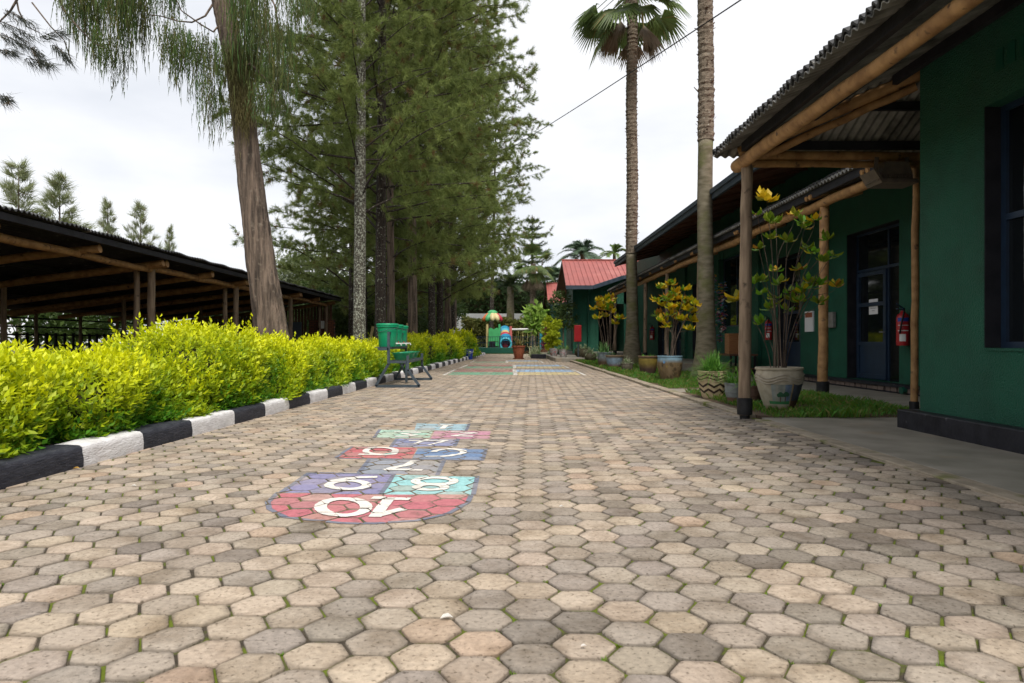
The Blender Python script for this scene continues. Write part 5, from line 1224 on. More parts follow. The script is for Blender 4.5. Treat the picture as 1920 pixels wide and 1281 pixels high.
for a in range(-108, -34, 6):                       # sky panel, lawn, earth, bluish side panel
    m_.col = random.choice(((.27, .29, .26), (.24, .27, .255), (.30, .30, .26))) if a < -72 else random.choice(((.15, .20, .26), (.12, .17, .26)))
    if a < -56 or a > -50: on_pot(m_, BP, [[(a, .15), (a + 6, .15), (a + 6, .27), (a, .27)], [(a, .27), (a + 6, .27), (a + 6, .385), (a, .385)]] if a < -56 else [])
m_.col = (.05, .21, .08); on_pot(m_, BP, [[(a, .11), (a + 6, .11), (a + 6, .155 + .006 * math.sin(a)), (a, .155 + .006 * math.sin(a - 6))] for a in range(-120, -58, 6)], .005)
m_.col = (.30, .22, .11); on_pot(m_, BP, [[(-54, z), (-50, z), (-50, z + .06), (-54, z + .06)] for z in (.05, .11, .17, .23, .29, .34)], .006)
m_.col = (.06, .07, .10); on_pot(m_, BP, [[(a, z), (a + 7, z), (a + 7, z + .08), (a, z + .08)] for a in range(-50, -8, 7) for z in (.16, .24, .31)], .004)
m_.col = (.10, .055, .035); on_pot(m_, BP, [[(a, z), (a + 7, z), (a + 7, z + .06), (a, z + .06)] for a in range(-50, -8, 7) for z in (.04, .10)], .004)
for (a, zt) in ((-84, .225), (-69, .23)):
    m_.col = (.12, .06, .03); on_pot(m_, BP, [[(a - 1.2, .14), (a + 1.2, .14), (a + 1.2, zt), (a - 1.2, zt)]], .007)
    m_.col = (.035, .115, .06)
    on_pot(m_, BP, [[(a + 6 * math.cos(R(k)) + ox, zt + oz + .028 * math.sin(R(k))) for k in range(0, 360, 30)] for ox, oz in ((0, .03), (-4, .01), (4, .015))], .008)
o = shadesmooth(m_.build('painted_scene', M['attrpot'], t, world=False), 30); o.rotation_euler = (0, 0, R(-24))
CP = [(320, 280), (360, 380), (340, 450), (410, 465), (445, 350), (480, 380), (490, 405), (530, 375), (495, 495), (525, 515), (585, 460), (570, 550), (610, 530), (360, 590), (460, 590), (375, 650), (300, 635), (625, 660), (190, 712), (300, 690), (330, 760), (420, 685), (480, 670), (510, 640), (550, 655), (465, 725), (550, 735), (285, 500), (270, 650), (360, 710), (290, 820), (410, 770), (335, 375), (275, 345), (470, 690), (430, 720), (350, 745), (520, 665)]
rosettes('croton_plant', 'tall sparse croton with yellow and green leaf whorls growing from the painted pot', bx, by, .60, [P(1300 + a / 2.33, 250 + b / 2.33, by + random.uniform(-.22, .3)) for a, b in CP], 6, .145, .17, yellow=.15, big=(0, 18), sw=.0068)
# striped pot
sx_, sy_ = (1336 - U0) * 11.9 / F, 11.9
t = thing('striped_pot', 'cream pot with dark zigzag bands and a mop of green grass-like leaves', 'pot', (sx_, sy_, .03))
SP = [(0, 0), (.15, 0), (.175, .03), (.20, .12), (.225, .22), (.245, .33), (.25, .40), (.243, .455), (.252, .46), (.25, .475), (.225, .475), (.22, .44)]
lathe_pot(t, SP, M['attrpot'], 40, colf=lambda r, z: (.58, .47, .30)); m_ = MB(); m_.lathe([(.22, .445), (0, .45)], 24); m_.build('soil', M['soil'], t, world=False)
zz = lambda a, p=50: abs(((a % p) / p) - .5) * 2
for zb_ in (.09, .185):
    m_ = MB(); m_.col = (.045, .028, .02); on_pot(m_, SP, strip(lambda a: zb_ + .055 * (1 - zz(a)), lambda a: zb_ + .055 * (1 - zz(a)) + .04, -180, 180, 5), .004); m_.build('zigzag_band', M['attrpot'], t, world=False)
m_ = MB()
for k, dz in enumerate((0, .028, .056, .084)): m_.col = (.50, .42, .27) if k % 2 == 0 else (.07, .045, .03); ridge(m_, SP, lambda a, dz=dz: .315 + dz + .018 * math.sin(R(a * 5)), .009)
shadesmooth(m_.build('wavy_ridge', M['attrpot'], t, world=False), 60)
def tuft(label, x, y, z, n, L0, L1, wd, c0, c1, edge=None, r=.06, up=(35, 85), name='grass_plant', cat='plant'):
    t = thing(name, label, cat, (x, y, z)); m_ = MB(); blades(m_, n, L0, L1, wd, c0, c1, edge, r, 0, up); m_.build('leaves', M['leaf'], t, world=False)
GA, GB = (.06, .19, .03), (.17, .36, .05)
tuft('mop of narrow green leaves spilling from the zigzag striped pot', sx_, sy_, .45, 420, .28, .56, .016, GA, GB, None, .13, (18, 82))
# ribbed pot beside the near post and the small ones
def simple_pot(label, x, y, z, prof, colf, mname='attrpot', extra=None, cat='pot', name='flower_pot'):
    t = thing(name, label, cat, (x, y, z)); lathe_pot(t, prof, M[mname], 32, colf=colf); rr, zz_ = prof[-1]; m_ = MB(); m_.lathe([(rr, zz_ - .01), (0, zz_)], 20); m_.build('soil', M['soil'], t, world=False); return t
rib = [(0, 0), (.10, 0)] + [(.105 + .045 * min(1, k / 9) + (.006 if k % 2 else 0), .02 + k * .018) for k in range(16)] + [(.165, .31), (.16, .325), (.14, .32), (.135, .30)]
rx_, ry_ = (1378 - U0) * 10.9 / F, 10.9
simple_pot('small ribbed blue grey pot standing left of the near veranda post', rx_, ry_, .03, rib, lambda r, z: (.22, .24, .24) if z > .1 else (.16, .09, .06))
tuft('small spray of green strap leaves in the ribbed pot', rx_, ry_, .33, 60, .2, .42, .02, GA, GB, None, .08, (25, 80))
simple_pot('small dark brown pot hidden behind the near veranda post', (1412 - U0) * 10.3 / F, 10.3, .03, rib, lambda r, z: (.09, .05, .035))
tuft('thin green leaves poking up behind the near veranda post', (1412 - U0) * 10.3 / F, 10.3, .33, 22, .2, .5, .016, GA, GB, None, .06, (20, 75))
# blue rimmed pot with a croton
ux, uy = (1256 - U0) * 17.0 / F, 17.0
BR = [(0, 0), (.20, 0), (.215, .04), (.25, .15), (.285, .3), (.305, .45), (.30, .55), (.29, .60), (.305, .605), (.30, .63), (.27, .63), (.265, .59)]
t = simple_pot('weathered brown pot with a flaking blue rim holding an orange croton', ux, uy, .03, BR, lambda r, z: (.15, .25, .32) if z > .49 else (.17, .12, .065))
m_ = MB()
for k in range(70):
    a = random.uniform(-180, 180); z = random.uniform(.03, .56); s_ = random.uniform(3, 9); h_ = random.uniform(.02, .07); m_.col = random.choice(((.26, .19, .06), (.08, .055, .03), (.11, .08, .04), (.22, .17, .10))) if z < .47 else random.choice(((.10, .2, .34), (.3, .24, .06), (.25, .33, .36)))
    on_pot(m_, BR, [[(a + s_ * math.cos(R(q)) * random.uniform(.6, 1.1), min(.6, max(.005, z + h_ * math.sin(R(q)) * random.uniform(.6, 1.1)))) for q in range(0, 360, 45)]], .003 + .0005 * k / 7)
m_.build('flaking_paint', M['attrpot'], t, world=False)
CP2 = [(565, 475), (632, 450), (745, 490), (670, 510), (600, 540), (620, 565), (680, 560), (760, 570), (790, 580), (820, 600), (570, 605), (640, 620), (690, 630), (660, 650), (750, 640), (790, 660), (540, 685), (560, 720), (580, 735), (605, 765), (720, 710), (690, 715), (790, 725), (770, 785), (740, 600), (630, 680), (525, 570)]
rosettes('croton_plant', 'orange and yellow croton bush growing from the blue rimmed pot', ux, uy, .64, [P(1100 + a / 4.0, 420 + b / 4.0, uy + random.uniform(-.4, .4)) for a, b in CP2], 9, .20, .2, yellow=.52, sw=.011)
# brown pot, aloe pot, painted bowl, grass pot
br_ = [(0, 0), (.18, 0), (.2, .05), (.235, .2), (.265, .38), (.27, .48), (.262, .52), (.29, .53), (.288, .57), (.255, .57), (.25, .54)]
simple_pot('brown pot with a mossy shoulder between the blue rimmed pot and the far palm', (1215 - U0) * 19.9 / F, 19.9, .03, br_, lambda r, z: (.20, .15, .03) if .36 < z < .5 else ((.13, .085, .05) if z > .3 else (.075, .045, .035)))
tuft('short green sprouts in the brown pot', (1215 - U0) * 19.9 / F, 19.9, .57, 40, .08, .18, .02, GA, GB, None, .18, (30, 80))
sm = [(0, 0), (.10, 0), (.13, .03), (.17, .12), (.185, .2), (.18, .26), (.19, .27), (.185, .29), (.16, .29), (.155, .27)]
simple_pot('small mossy grey pot with a whitish spiky plant, left of the brown pot', (1176 - U0) * 21.9 / F, 21.9, .03, sm, lambda r, z: (.13, .115, .085))
VC0, VC1 = (.18, .26, .12), (.30, .36, .20)
tuft('whitish variegated spiky plant in the small grey pot by the far palm', (1176 - U0) * 21.9 / F, 21.9, .31, 55, .18, .33, .035, VC0, VC1, (.55, .56, .40), .07, (20, 85))
bw = [(0, 0), (.15, 0), (.2, .05), (.27, .2), (.3, .36), (.31, .44), (.34, .45), (.335, .48), (.29, .48), (.285, .45)]
simple_pot('blue and red painted bowl at the foot of the far palm trunk', (1152 - U0) * 25.2 / F, 25.2, .03, bw, lambda r, z: (.19, .14, .09) if z > .4 else ((.20, .28, .36) if z > .16 else (.28, .10, .08)))
simple_pot('bluish pot with long green leaves behind the painted bowl', (1133 - U0) * 26.6 / F, 26.6, .03, br_, lambda r, z: (.18, .22, .24) if z > .2 else (.12, .08, .05))
tuft('long green strap leaves in the bluish pot by the far palm', (1133 - U0) * 26.6 / F, 26.6, .55, 110, .3, .62, .04, (.07, .18, .06), (.16, .30, .09), None, .15, (15, 86))
CP3 = [(95, 575), (140, 570), (180, 555), (60, 640), (100, 620), (140, 620), (185, 590), (175, 640), (130, 690), (80, 705), (190, 660), (160, 600), (250, 705), (215, 745), (120, 640)]
rosettes('croton_plant', 'small orange croton bush left of the far palm trunk', (1141 - U0) * 27.5 / F, 27.5, .1, [P(1100 + a / 4.0, 420 + b / 4.0, 27.5 + random.uniform(-.5, .5)) for a, b in CP3], 9, .28, .25, yellow=.6, sw=.014)
rnd_ = [(0, 0), (.14, 0), (.22, .06), (.28, .18), (.29, .28), (.26, .38), (.22, .42), (.23, .45), (.2, .45)]
for i, (u, y, lab) in enumerate(((1107, 33.0, 'round mossy pot with a pale spiky plant, nearest of three at the terrace foot'), (1097, 35.0, 'middle one of three mossy pots at the terrace foot'), (1087, 37.0, 'farthest of the three mossy pots, in front of the red cabinet'), (1008, 0, ''))):
    if not y: continue
    x = (u - U0) * y / F; simple_pot(lab, x, y, .03 if y < 34 else .2, rnd_, lambda r, z: (.085, .075, .045)); tuft('pale spiky leaves of the ' + ('nearest', 'middle', 'farthest')[i] + ' mossy pot at the terrace foot', x, y, .46 if y < 34 else .63, 50, .2, .42, .05, VC0, VC1, (.42, .46, .30), .1, (15, 85))

# ------------------------------------------------------------------ things along the veranda wall
def extinguisher(x, y, z, s, lab):
    t = thing('fire_extinguisher', lab, 'extinguisher', (x, y, z), 'red fire extinguishers on the veranda wall')
    m_ = MB(); m_.lathe([(0, 0), (.095 * s, 0), (.1 * s, .02 * s), (.1 * s, .46 * s), (.085 * s, .51 * s), (.04 * s, .55 * s), (.03 * s, .58 * s), (0, .58 * s)], 24); b = shadesmooth(m_.build('cylinder', M['red_metal'], t, world=False), 40)
    m_ = MB(); m_.box(-.02 * s, .02 * s, -.03 * s, .03 * s, .58 * s, .63 * s); m_.bar((-.02 * s, -.01, .63 * s), (-.13 * s, -.05, .69 * s), .03 * s, .015 * s); m_.bar((-.02 * s, -.01, .60 * s), (-.13 * s, -.05, .61 * s), .03 * s, .015 * s); m_.build('valve', M['blue_frame'], t, world=False)
    m_ = MB(); m_.tube([(0, -.03, .6 * s), (-.05 * s, -.12 * s, .56 * s), (-.09 * s, -.13 * s, .4 * s), (-.10 * s, -.08 * s, .2 * s)], .014 * s, 8); m_.build('hose', M['black_rubber'], t, world=False)
    for (z0, z1, mm, a0, a1) in ((.07, .19, 'white', -150, -95), (.40, .46, 'blue_plastic', -170, -60), (.24, .255, 'white', -165, -70), (.33, .342, 'white', -165, -70)):
        m_ = MB()
        for a in range(a0, a1, 11): m_.poly([(.1015 * s * math.cos(R(q)), .1015 * s * math.sin(R(q)), z * s) for q, z in ((a, z0), (a + 11, z0), (a + 11, z1), (a, z1))])
        m_.build('label_band', M[mm], b, world=False)
extinguisher(7.385, 12.92, .93, 1.12, 'red fire extinguisher on the green wall beside the near blue door'); extinguisher(7.385, 19.55, 1.05, 1.0, 'red fire extinguisher behind the tall croton stems'); extinguisher(7.385, 25.75, 1.1, 1.1, 'red fire extinguisher seen just right of the orange croton'); extinguisher(7.385, 35.2, 1.1, 1.2, 'farthest red fire extinguisher, between the two far posts')
m_ = MB(); m_.box(7.40, 7.485, 15.75, 16.05, 1.32, 1.68, .01); m_.top('wall_dispenser', M['aluminium'], 'pale upright box on the green wall left of the near blue door', 'dispenser', (7.45, 15.9, 1.3))
m_ = MB(); m_.box(7.46, 7.497, 16.9, 17.35, 1.25, 1.75); o = m_.top('wall_poster', M['paper'], 'small white and red poster behind the second veranda post', 'poster', (7.48, 17.1, 1.2)); m_ = MB(); m_.box(7.455, 7.459, 16.93, 17.32, 1.60, 1.72); m_.build('red_print', M['terracotta'], o)
m_ = MB(); m_.box(7.733, 7.7365, 14.45, 14.80, 1.58, 1.90); o = m_.top('paper_notice', M['paper'], 'white printed sheet taped to the glass of the near blue door', 'notice', (7.735, 14.6, 1.5)); m_ = MB()
for k, (a, b) in enumerate(((.08, .27), (.1, .25), (.06, .29), (.12, .23))): m_.box(7.7305, 7.7325, 14.45 + a, 14.45 + b, 1.80 - k * .05, 1.812 - k * .05)
m_.build('print', M['ink'], o)
m_ = MB(); m_.tube([(7.38, 12.75, .2), (7.38, 12.75, .12), (7.25, 12.75, .1)], .07, 12); o = m_.top('drain_elbow', M['p_base'], 'dark green drain elbow at the foot of the wall under the near extinguisher', 'pipe', (7.3, 12.75, .03)); shadesmooth(o, 50)
# floodlight under the porch tie beam
t = thing('floodlight', 'brown metal floodlight hung under the porch beam', 'lamp', (4.86, 8.86, 3.0))
m_ = MB(); m_.prism([(4.72, 8.98, 3.11), (5.14, 8.98, 3.11), (5.08, 8.98, 3.30), (4.79, 8.98, 3.30)], (0, -.22, -.02)); m_.build('housing', M['darkalu'], t)
m_ = MB()
for k in range(13): m_.box(4.75 + k * .029, 4.763 + k * .029, 8.72, 9.0, 3.05, 3.11)
m_.build('fins', M['darkalu'], t)
m_ = MB(); m_.prism([(4.60, 8.68, 3.16), (4.70, 8.68, 2.995), (5.16, 8.68, 2.995), (5.16, 8.68, 3.03), (4.72, 8.68, 3.03), (4.64, 8.68, 3.17)], (0, .36, 0)); m_.prism([(4.66, 8.7, 3.03), (5.16, 8.7, 3.03), (5.16, 9.02, 3.03), (4.66, 9.02, 3.03)], (0, 0, .02)); m_.build('front_frame', M['darkalu'], t)
m_ = MB(); m_.bar((4.71, 8.86, 3.12), (4.73, 8.86, 3.36), .05, .012, (0, 1, 0)); m_.bar((5.13, 8.86, 3.12), (5.11, 8.86, 3.36), .05, .012, (0, 1, 0)); m_.build('bracket', M['darkalu'], t)
# hanging strings of coloured scraps, table and wooden box
PAL = [(.5, .06, .12), (.65, .62, .6), (.12, .3, .5), (.55, .35, .06), (.10, .3, .16), (.35, .12, .35), (.05, .06, .08), (.6, .25, .3)]
for i, (u, vt, vb, y, lab) in enumerate(((1338, 512, 650, 21.0, 'string of green and purple fabric scraps hanging just right of the near palm'), (1350, 530, 640, 21.4, 'thin string of dark fabric scraps between two coloured ones'), (1357, 526, 622, 21.0, 'long string of pale coloured fabric scraps hanging by the dark window'))):
    a = P(u, vt, y); b = P(u, vb, y); t = thing('fabric_string', lab, 'hanging decoration', (a.x, y, b.z), 'strings of fabric scraps on the veranda')
    m_ = MB(); m_.tube([(0, 0, 0), (0, 0, 3.7 - b.z)], .008, 4); m_.build('cord', M['black_rubber'], t, world=False); m_ = MB()
    for k in range(90):
        z = random.uniform(0, a.z - b.z); an = random.uniform(0, 6.28); m_.col = random.choice(PAL if i != 0 else PAL[2:6]); d = Vector((math.cos(an), math.sin(an), random.uniform(-.8, .3))); m_.leaf((0, 0, z), d, Vector((-d.y, d.x, 0)), random.uniform(.07, .15), random.uniform(.06, .1), .2)
    m_.build('scraps', M['leaf'], t, world=False)
t = thing('veranda_table', 'dark brown low table on the veranda behind the striped pot', 'table', (6.7, 20.4, .024))
m_ = MB(); m_.box(6.3, 7.1, 19.6, 21.4, .60, .65); m_.build('tabletop', M['soffit'], t); m_ = MB(); m_.box(6.35, 7.05, 19.65, 21.35, .22, .25); m_.build('shelf', M['soffit'], t)
for sx2 in (6.34, 7.02):
    for sy2 in (19.66, 21.3):
        m_ = MB(); m_.box(sx2, sx2 + .05, sy2, sy2 + .05, .024, .6); m_.build('leg', M['black_wood'], t)
m_ = MB(); m_.box(6.42, 6.72, 20.0, 20.02, .652, 1.22); m_.box(6.42, 6.44, 20.02, 20.4, .652, 1.22); m_.box(6.70, 6.72, 20.02, 20.4, .652, 1.22); m_.box(6.42, 6.72, 20.02, 20.4, 1.22, 1.24); m_.top('wooden_box', M['wood_box'], 'upright orange brown wooden box on the dark veranda table', 'box', (6.57, 20.2, .652))
m_ = MB(); m_.box(6.8, 7.05, 20.1, 20.5, .652, 1.05, .01); m_.top('speaker_box', M['black_rubber'], 'black box next to the wooden box on the veranda table', 'box', (6.92, 20.3, .652))

# ------------------------------------------------------------------ cable
A = P(1560, -113.3, 10.0); B = P(930, 294, 40.0); m_ = MB(); m_.tube([A.lerp(B, k / 40) + Vector((0, 0, -.10 * math.sin(math.pi * k / 40))) for k in range(41)], .013, 6)
m_.top('overhead_cable', M['black_rubber'], 'single black cable running across the sky past the palm trunks', 'cable', (A.x, A.y, A.z))

# ------------------------------------------------------------------ far end: bin, terracotta pot, cabinet, play area
t = thing('blue_bin', 'bright blue plastic bin with a white label at the end of the kerb', 'bin', (-2.13, 39.3, 0)); m_ = MB(); m_.lathe([(0, 0), (.19, 0), (.195, .02), (.235, .54), (.255, .545), (.255, .58), (.22, .58), (.19, .1), (0, .09)], 28); shadesmooth(m_.build('body', M['blue_plastic'], t, world=False), 40)
m_ = MB(); m_.box(.02, .13, -.238, -.232, .40, .48); m_.build('label', M['white'], t, world=False); m_ = MB(); m_.tube([(.25 * math.cos(R(a)), .25 * math.sin(R(a)), .5 - .16 * math.sin(R(-a))) for a in range(-175, 0, 15)], .008, 6); m_.build('handle', M['white'], t, world=False)
t = thing('terracotta_pot', 'tapered terracotta pot with a saucer standing alone at the far end of the path', 'pot', (.70, 40.3, 0)); TP = [(0, .04), (.23, .04), (.25, .08), (.34, .52), (.36, .68), (.40, .69), (.40, .78), (.36, .78), (.35, .7)]; lathe_pot(t, TP, M['terracotta'], 28)
m_ = MB(); m_.lathe([(0, 0), (.29, 0), (.33, .07), (.31, .07), (0, .04)], 24); m_.build('saucer', M['terracotta'], t, world=False); m_ = MB(); m_.lathe([(.35, .7), (0, .72)], 20); m_.build('soil', M['soil'], t, world=False)
tuft('thin green and reddish leaves in the terracotta pot', .70, 40.3, .72, 55, .35, 1.0, .06, (.10, .18, .05), (.34, .20, .08), None, .15, (35, 88))
m_ = MB(); m_.box(1.45, 2.35, 41.2, 41.6, 0, .26, .02); m_.top('low_planter', M['plinth'], 'low black planter block right of the terracotta pot', 'planter', (1.9, 41.4, 0))
tuft('pale green and white striped tussock behind the low black planter', 1.75, 42.4, .05, 150, .5, 1.1, .06, VC0, (.35, .42, .22), (.52, .54, .36), .3, (30, 85))
tuft('bluish spiky leaves at the foot of the ramp', 3.0, 44.5, .15, 90, .4, .9, .06, (.10, .17, .10), (.2, .28, .16), None, .35, (20, 80))
t = thing('hose_cabinet', 'red wall cabinet on a thin post in front of the green house', 'cabinet', (3.68, 36.0, .2)); m_ = MB(); m_.box(3.5, 3.87, 35.9, 36.12, 1.0, 1.86, .015); m_.build('cabinet', M['red_metal'], t); m_ = MB(); m_.box(3.54, 3.83, 35.885, 35.897, 1.04, 1.82, .004); m_.build('door', M['red_metal'], t); m_ = MB(); m_.tube([(3.72, 36.05, .2), (3.72, 36.05, 1.0)], .04, 10); m_.build('post', M['steel'], t)
def mosaic_pot(x, y, lab, pal):
    t = thing('mosaic_pot', lab, 'pot', (x, y, .2), 'mosaic pots on the terrace corner'); MPf = [(0, 0), (.15, 0), (.16, .03), (.21, .2), (.24, .40), (.25, .44), (.225, .44), (.22, .40)]; lathe_pot(t, MPf, M['attrpot'], 28, colf=lambda r, z: (.45, .43, .42)); m_ = MB()
    for k in range(220):
        a = random.uniform(-180, 180); z = random.uniform(.04, .36); m_.col = random.choice(pal); on_pot(m_, MPf, [[(a, z), (a + 9, z + .01), (a + 8, z + .06), (a - 1, z + .05)]], .003 + k * .00003)
    m_.build('mosaic', M['attrpot'], t, world=False); m_ = MB(); m_.lathe([(.22, .39), (0, .40)], 20); m_.build('soil', M['soil'], t, world=False)
mosaic_pot(2.95, 36.2, 'pale pink and white mosaic pot on the terrace corner, nearest of two', [(.6, .58, .56), (.55, .3, .35), (.35, .42, .5), (.62, .5, .5)]); mosaic_pot(2.62, 38.6, 'red and white mosaic pot behind the pale one on the terrace corner', [(.5, .06, .08), (.6, .58, .55), (.4, .1, .12), (.3, .36, .42)])
tuft('low green leaves in the pale mosaic pot', 2.95, 36.2, .6, 70, .15, .4, .05, GA, (.2, .3, .1), None, .3, (20, 80))
m_ = MB(); m_.box(2.75, 3.2, 36.0, 36.4, .2, .205); 
broadleaf('yellow_green_bush', 'bright yellow green bush growing behind the mosaic pots', 2.55, 39.4, 2.45, .48, .8, 2400, .16, (.30, .42, .02), (.62, .66, .04), None, 'bush')
broadleaf('slim_tree', 'thin leafy young tree between the yellow bush and the green house', 3.35, 41.5, 4.0, .9, 2.6, 900, .2, DG0, (.12, .18, .05), None, 'tree')
broadleaf('young_tree', 'young bright green tree standing before the white wall pillar', 2.28, 56, 4.0, .72, 2.4, 380, .6, (.14, .28, .04), (.30, .44, .08), None, 'tree')
broadleaf('magenta_shrub', 'small shrub with magenta leaves by the swing post', 3.1, 52, 2.0, .5, .6, 700, .16, (.28, .02, .09), (.16, .02, .05), None, 'bush')
# play platform
t = thing('play_platform', 'low dark green platform edged with a thin navy railing under the play slide', 'platform', (-.8, 60, 0))
m_ = MB(); m_.box(-2.5, .75, 59, 64, 0, .5, .02); m_.build('base', M['p_base'], t)
m_ = MB()
for z in (.9, 1.42): m_.bar((-2.45, 59.1, z), (3.6, 59.1, z), .045)
x = -2.45
while x < 3.6: m_.bar((x, 59.1, .1 if x > .75 else .5), (x, 59.1, 1.42), .03); x += .21
for x in (-2.45, -.6, .8, 2.2, 3.6): m_.bar((x, 59.1, 0), (x, 59.1, 1.5), .07)
m_.build('railing', M['p_navy'], t)
m_ = MB(); m_.prism([(.8, 58.5, .0), (3.9, 57.0, .0), (3.9, 57.0, .55), (.8, 58.5, .1)], (0, .6, 0)); m_.build('ramp', M['brick'], t); m_ = MB(); m_.bar((.9, 58.3, .75), (4.2, 56.7, 1.5), .06); m_.bar((.9, 58.3, .4), (4.2, 56.7, 1.15), .04)
for k in range(6): f = k / 5; m_.bar((.9 + 3.3 * f, 58.3 - 1.6 * f, .1 + .5 * f), (.9 + 3.3 * f, 58.3 - 1.6 * f, .75 + .75 * f), .05)
m_.build('ramp_rail', M['p_base'], t)
ps = thing('play_slide', 'playhouse with a drooping flower shaped roof and a ringed blue and red tube slide', 'play equipment', (-.8, 61, .5))
def PX(u, v, y): q = P(u, v, y); return q
for (u, mm) in ((913.4, 'p_yellow'), (936.2, 'p_green')):
    a = PX(u, 652, 61); b = PX(u, 608, 61); m_ = MB(); m_.tube([a, b], .11, 10); shadesmooth(m_.build('post', M[mm], ps), 50); m_ = MB(); m_.tube([a + Vector((0, 1.3, 0)), b + Vector((0, 1.3, 0))], .11, 10); shadesmooth(m_.build('post', M[mm], ps), 50)
rc = PX(923.5, 592, 61.6)
for k, (a, mm) in enumerate(((-90, 'p_cream'), (-162, 'p_orange'), (-18, 'p_red'), (54, 'p_yellow'), (126, 'p_green'), (-126, 'p_green'), (-54, 'p_cream'))):
    m_ = MB(); d = Vector((math.cos(R(a)), math.sin(R(a)), 0)); cpt = rc + d * .52 + Vector((0, 0, -.12)); m_.sphere((0, 0, 0), .42, 12, 8, (.62, 1.3, .62)); o = m_.build('petal', M[mm], ps, world=False); o.location = cpt - Vector(ps.location); o.rotation_euler = (R(-42), 0, R(a - 90)); shadesmooth(o, 180); o['label'] = {'p_cream': 'cream', 'p_orange': 'orange', 'p_red': 'red', 'p_yellow': 'yellow', 'p_green': 'green'}[mm] + ' roof petal'
m_ = MB(); m_.sphere(rc + Vector((0, 0, .22)), .46, 16, 10, (1, 1, .62)); shadesmooth(m_.build('roof_cap', M['p_green'], ps), 180)
a = PX(916, 640, 60.6); b = PX(935.5, 618, 60.6); w_ = b.x - a.x; pts = [(a.x, 60.6, a.z), (b.x, 60.6, a.z)] + [(b.x - w_ * f, 60.6, b.z + .12 * math.sin(math.pi * f) + .10 * math.sin(2 * math.pi * f * 1.5)) for f in (0, .12, .25, .38, .5, .62, .75, .88, 1)]; m_ = MB(); m_.prism(pts, (0, .09, 0)); m_.build('side_panel', M['p_green'], ps)
m_ = MB(); m_.box(a.x, b.x, 60.55, 60.65, a.z - .42, a.z - .05); m_.build('panel_skirt', M['p_green'], ps); m_ = MB(); m_.tube([PX(923, 653, 60.8), PX(923, 641, 60.8)], .38, 14); m_.build('crawl_barrel', M['black_rubber'], ps)
for k, (u, v, y, r, mm) in enumerate(((946.5, 626.5, 62.6, .48, 'p_blue'), (947, 630.5, 62.2, .44, 'p_cyan'), (947, 634, 61.8, .43, 'p_yellow'), (947.2, 638, 61.4, .46, 'p_red'), (948, 642.5, 60.9, .52, 'p_blue'))):
    c = PX(u, v, y); m_ = MB(); m_.tube([c + Vector((0, .55, .38)), c, c + Vector((0, -.38, -.25))], r, 20, k < 4); o = shadesmooth(m_.build('tube_segment', M[mm], ps), 40)
m_ = MB(); c = PX(948, 645, 60.3); m_.tube([c + Vector((.48 * math.cos(R(q)), 0, .48 * math.sin(R(q)))) for q in range(0, 361, 18)], .10, 10, False); shadesmooth(m_.build('tube_mouth', M['p_cyan'], ps), 180)
m_ = MB(); m_.sphere(PX(947.5, 648, 60.8), .38, 12, 8, (1, .5, .7)); shadesmooth(m_.build('slide_bed', M['p_red'], ps), 180)
sg = thing('swing_frame', 'swing frame with pink and cyan posts and a white top bar', 'play equipment', (1.9, 62, 0))
m_ = MB(); m_.tube([PX(957.6, 660, 61.5), PX(957.6, 612, 61.5)], .13, 10); m_.build('post', M['p_pink'], sg); m_ = MB(); m_.tube([PX(1014.5, 658, 61.5), PX(1014.5, 612.5, 61.5)], .13, 10); m_.build('post', M['p_cyan'], sg); m_ = MB(); m_.tube([PX(957.6, 618, 61.5), PX(1014.5, 617, 61.5)], .085, 10); m_.build('top_bar', M['white'], sg)
for u in (972, 989, 1002):
    m_ = MB(); c = PX(u, 618, 61.5); m_.bar(c, c - Vector((0, 0, 1.5)), .025); m_.bar(c + Vector((.4, 0, 0)), c + Vector((.4, 0, -1.5)), .025); m_.box(c.x - .03, c.x + .43, 61.4, 61.6, c.z - 1.55, c.z - 1.5); m_.build('swing', M['p_yellow'], sg)
m_ = MB(); m_.lathe([(0, 0), (.07, 0), (.07, 1.55), (.05, 1.58), (0, 1.58)], 10); o = m_.top('marker_post', M['white'], 'short white marker post in the hedge row', 'post', (0, 0, 0)); q = P(851, 641, 41); o.location = (q.x, 41, .12)
# second play frame behind the front trunks
t = thing('climbing_frame', 'yellow and blue climbing frame half hidden behind the green buckets', 'play equipment', (-5.6, 34, .1)); m_ = MB(); m_.bar((-6.9, 34, .1), (-6.55, 34, 1.75), .12); m_.bar((-5.1, 34, .1), (-4.85, 34, 1.9), .12); m_.build('rail', M['p_yellow'], t); m_ = MB(); m_.box(-6.9, -6.6, 34.15, 34.25, .1, 1.2); m_.box(-4.95, -4.55, 34.15, 34.25, .1, 1.4); m_.build('panel', M['p_blue'], t)

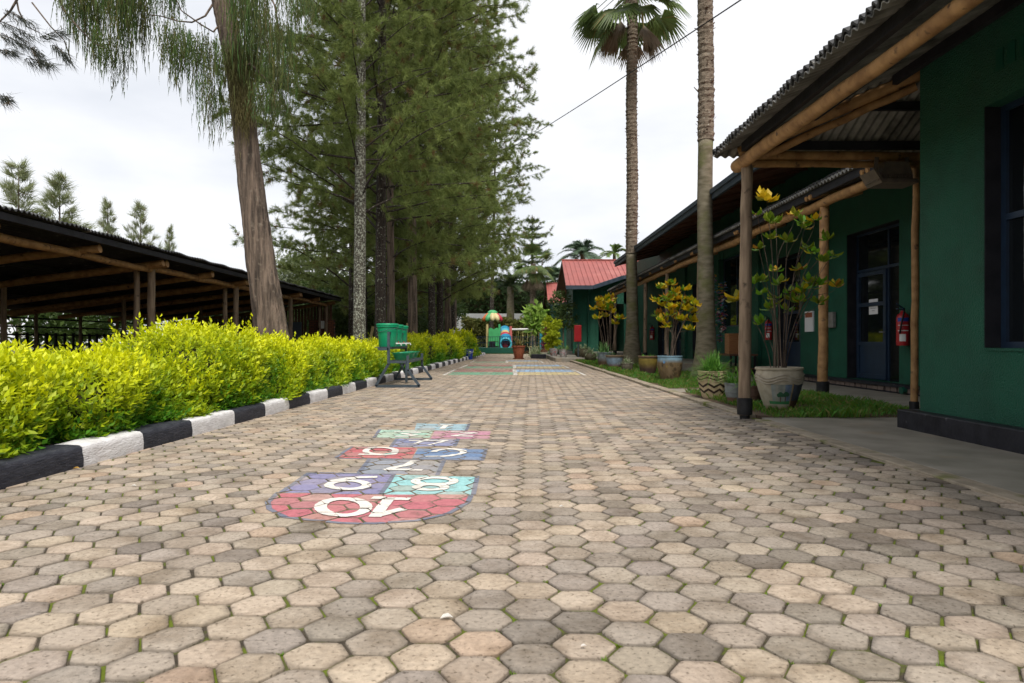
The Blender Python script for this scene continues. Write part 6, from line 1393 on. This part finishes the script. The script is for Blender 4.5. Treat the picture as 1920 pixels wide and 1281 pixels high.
# ------------------------------------------------------------------ far wall and planting
t = thing('boundary_wall', 'white boundary wall with a pillar behind the play area', 'wall', (2, 76, 0)); m_ = MB(); m_.box(-14, 14, 76, 76.3, 0, 4.1); m_.build('wall_face', M['white_wall'], t); m_ = MB(); m_.box(P(991, 600, 75.5).x, P(998.5, 600, 75.5).x, 75.6, 75.99, 0, 5.0); m_.build('pillar', M['white_wall'], t)
def hedge_np(name, label, x0, x1, y0, y1, z0, z1, n, lsz, c0, c1):
    m_ = MB(); m_.box(x0 + .3, x1 - .3, y0 + .3, y1 - .2, 0, z1 - .3); o = m_.top(name, M['core'], label, 'hedge', (0, 0, 0)); p = np.stack([RNG.uniform(x0, x1, n), RNG.uniform(y0, y0 + .5, n), RNG.uniform(z0, z1, n)], 1); tpm = RNG.random(n) < .3; p[tpm, 2] = z1 + RNG.uniform(-.3, .12, tpm.sum()); p[tpm, 1] = RNG.uniform(y0, y1, tpm.sum())
    lp = lumps(p, .35); p[:, 1] -= .25 * lp; p[:, 2] += .25 * lp * (p[:, 2] > (z0 + z1) / 2); d = unit(RNG.normal(size=(n, 3)) + np.array([0, -.8, -.1])); s = unit(np.cross(d, rnd_dirs(n))); V = leaf_quads(p, d, s, lsz * RNG.uniform(.7, 1.3, n), lsz * RNG.uniform(.4, .6, n)); k = np.clip(.5 + .4 * lp + RNG.normal(0, .25, n), 0, 1)[:, None]; C = np.repeat(np.array(c0) * (1 - k) + np.array(c1) * k, 4, 0)
    link('foliage', np_mesh(name + '_foliage', V, [np.arange(n * 4).reshape(n, 4)], C, [M['leaf']]), o)
hedge_np('ivy_screen', 'tall dark ivy covered screen above the white wall', -16, 12, 77, 78, 2, 7.6, 8000, .45, (.025, .06, .018), (.06, .11, .03))
hedge_np('far_hedge', 'brownish green clipped hedge in front of the white wall', -4.5, 3.2, 70, 72, .0, 3.15, 6500, .34, (.12, .17, .04), (.30, .29, .09))
hedge_np('round_hedge', 'fuller dark green hedge right of the swing, before the farther house', 2.6, 6.0, 66, 69, .0, 4.0, 4200, .34, (.08, .16, .03), (.22, .36, .06))
hedge_np('far_screen', 'dark mass of shrubs closing the view beyond the tree row', -30, -5.5, 66, 68, .0, 5.4, 7000, .5, (.02, .045, .015), (.06, .10, .03))
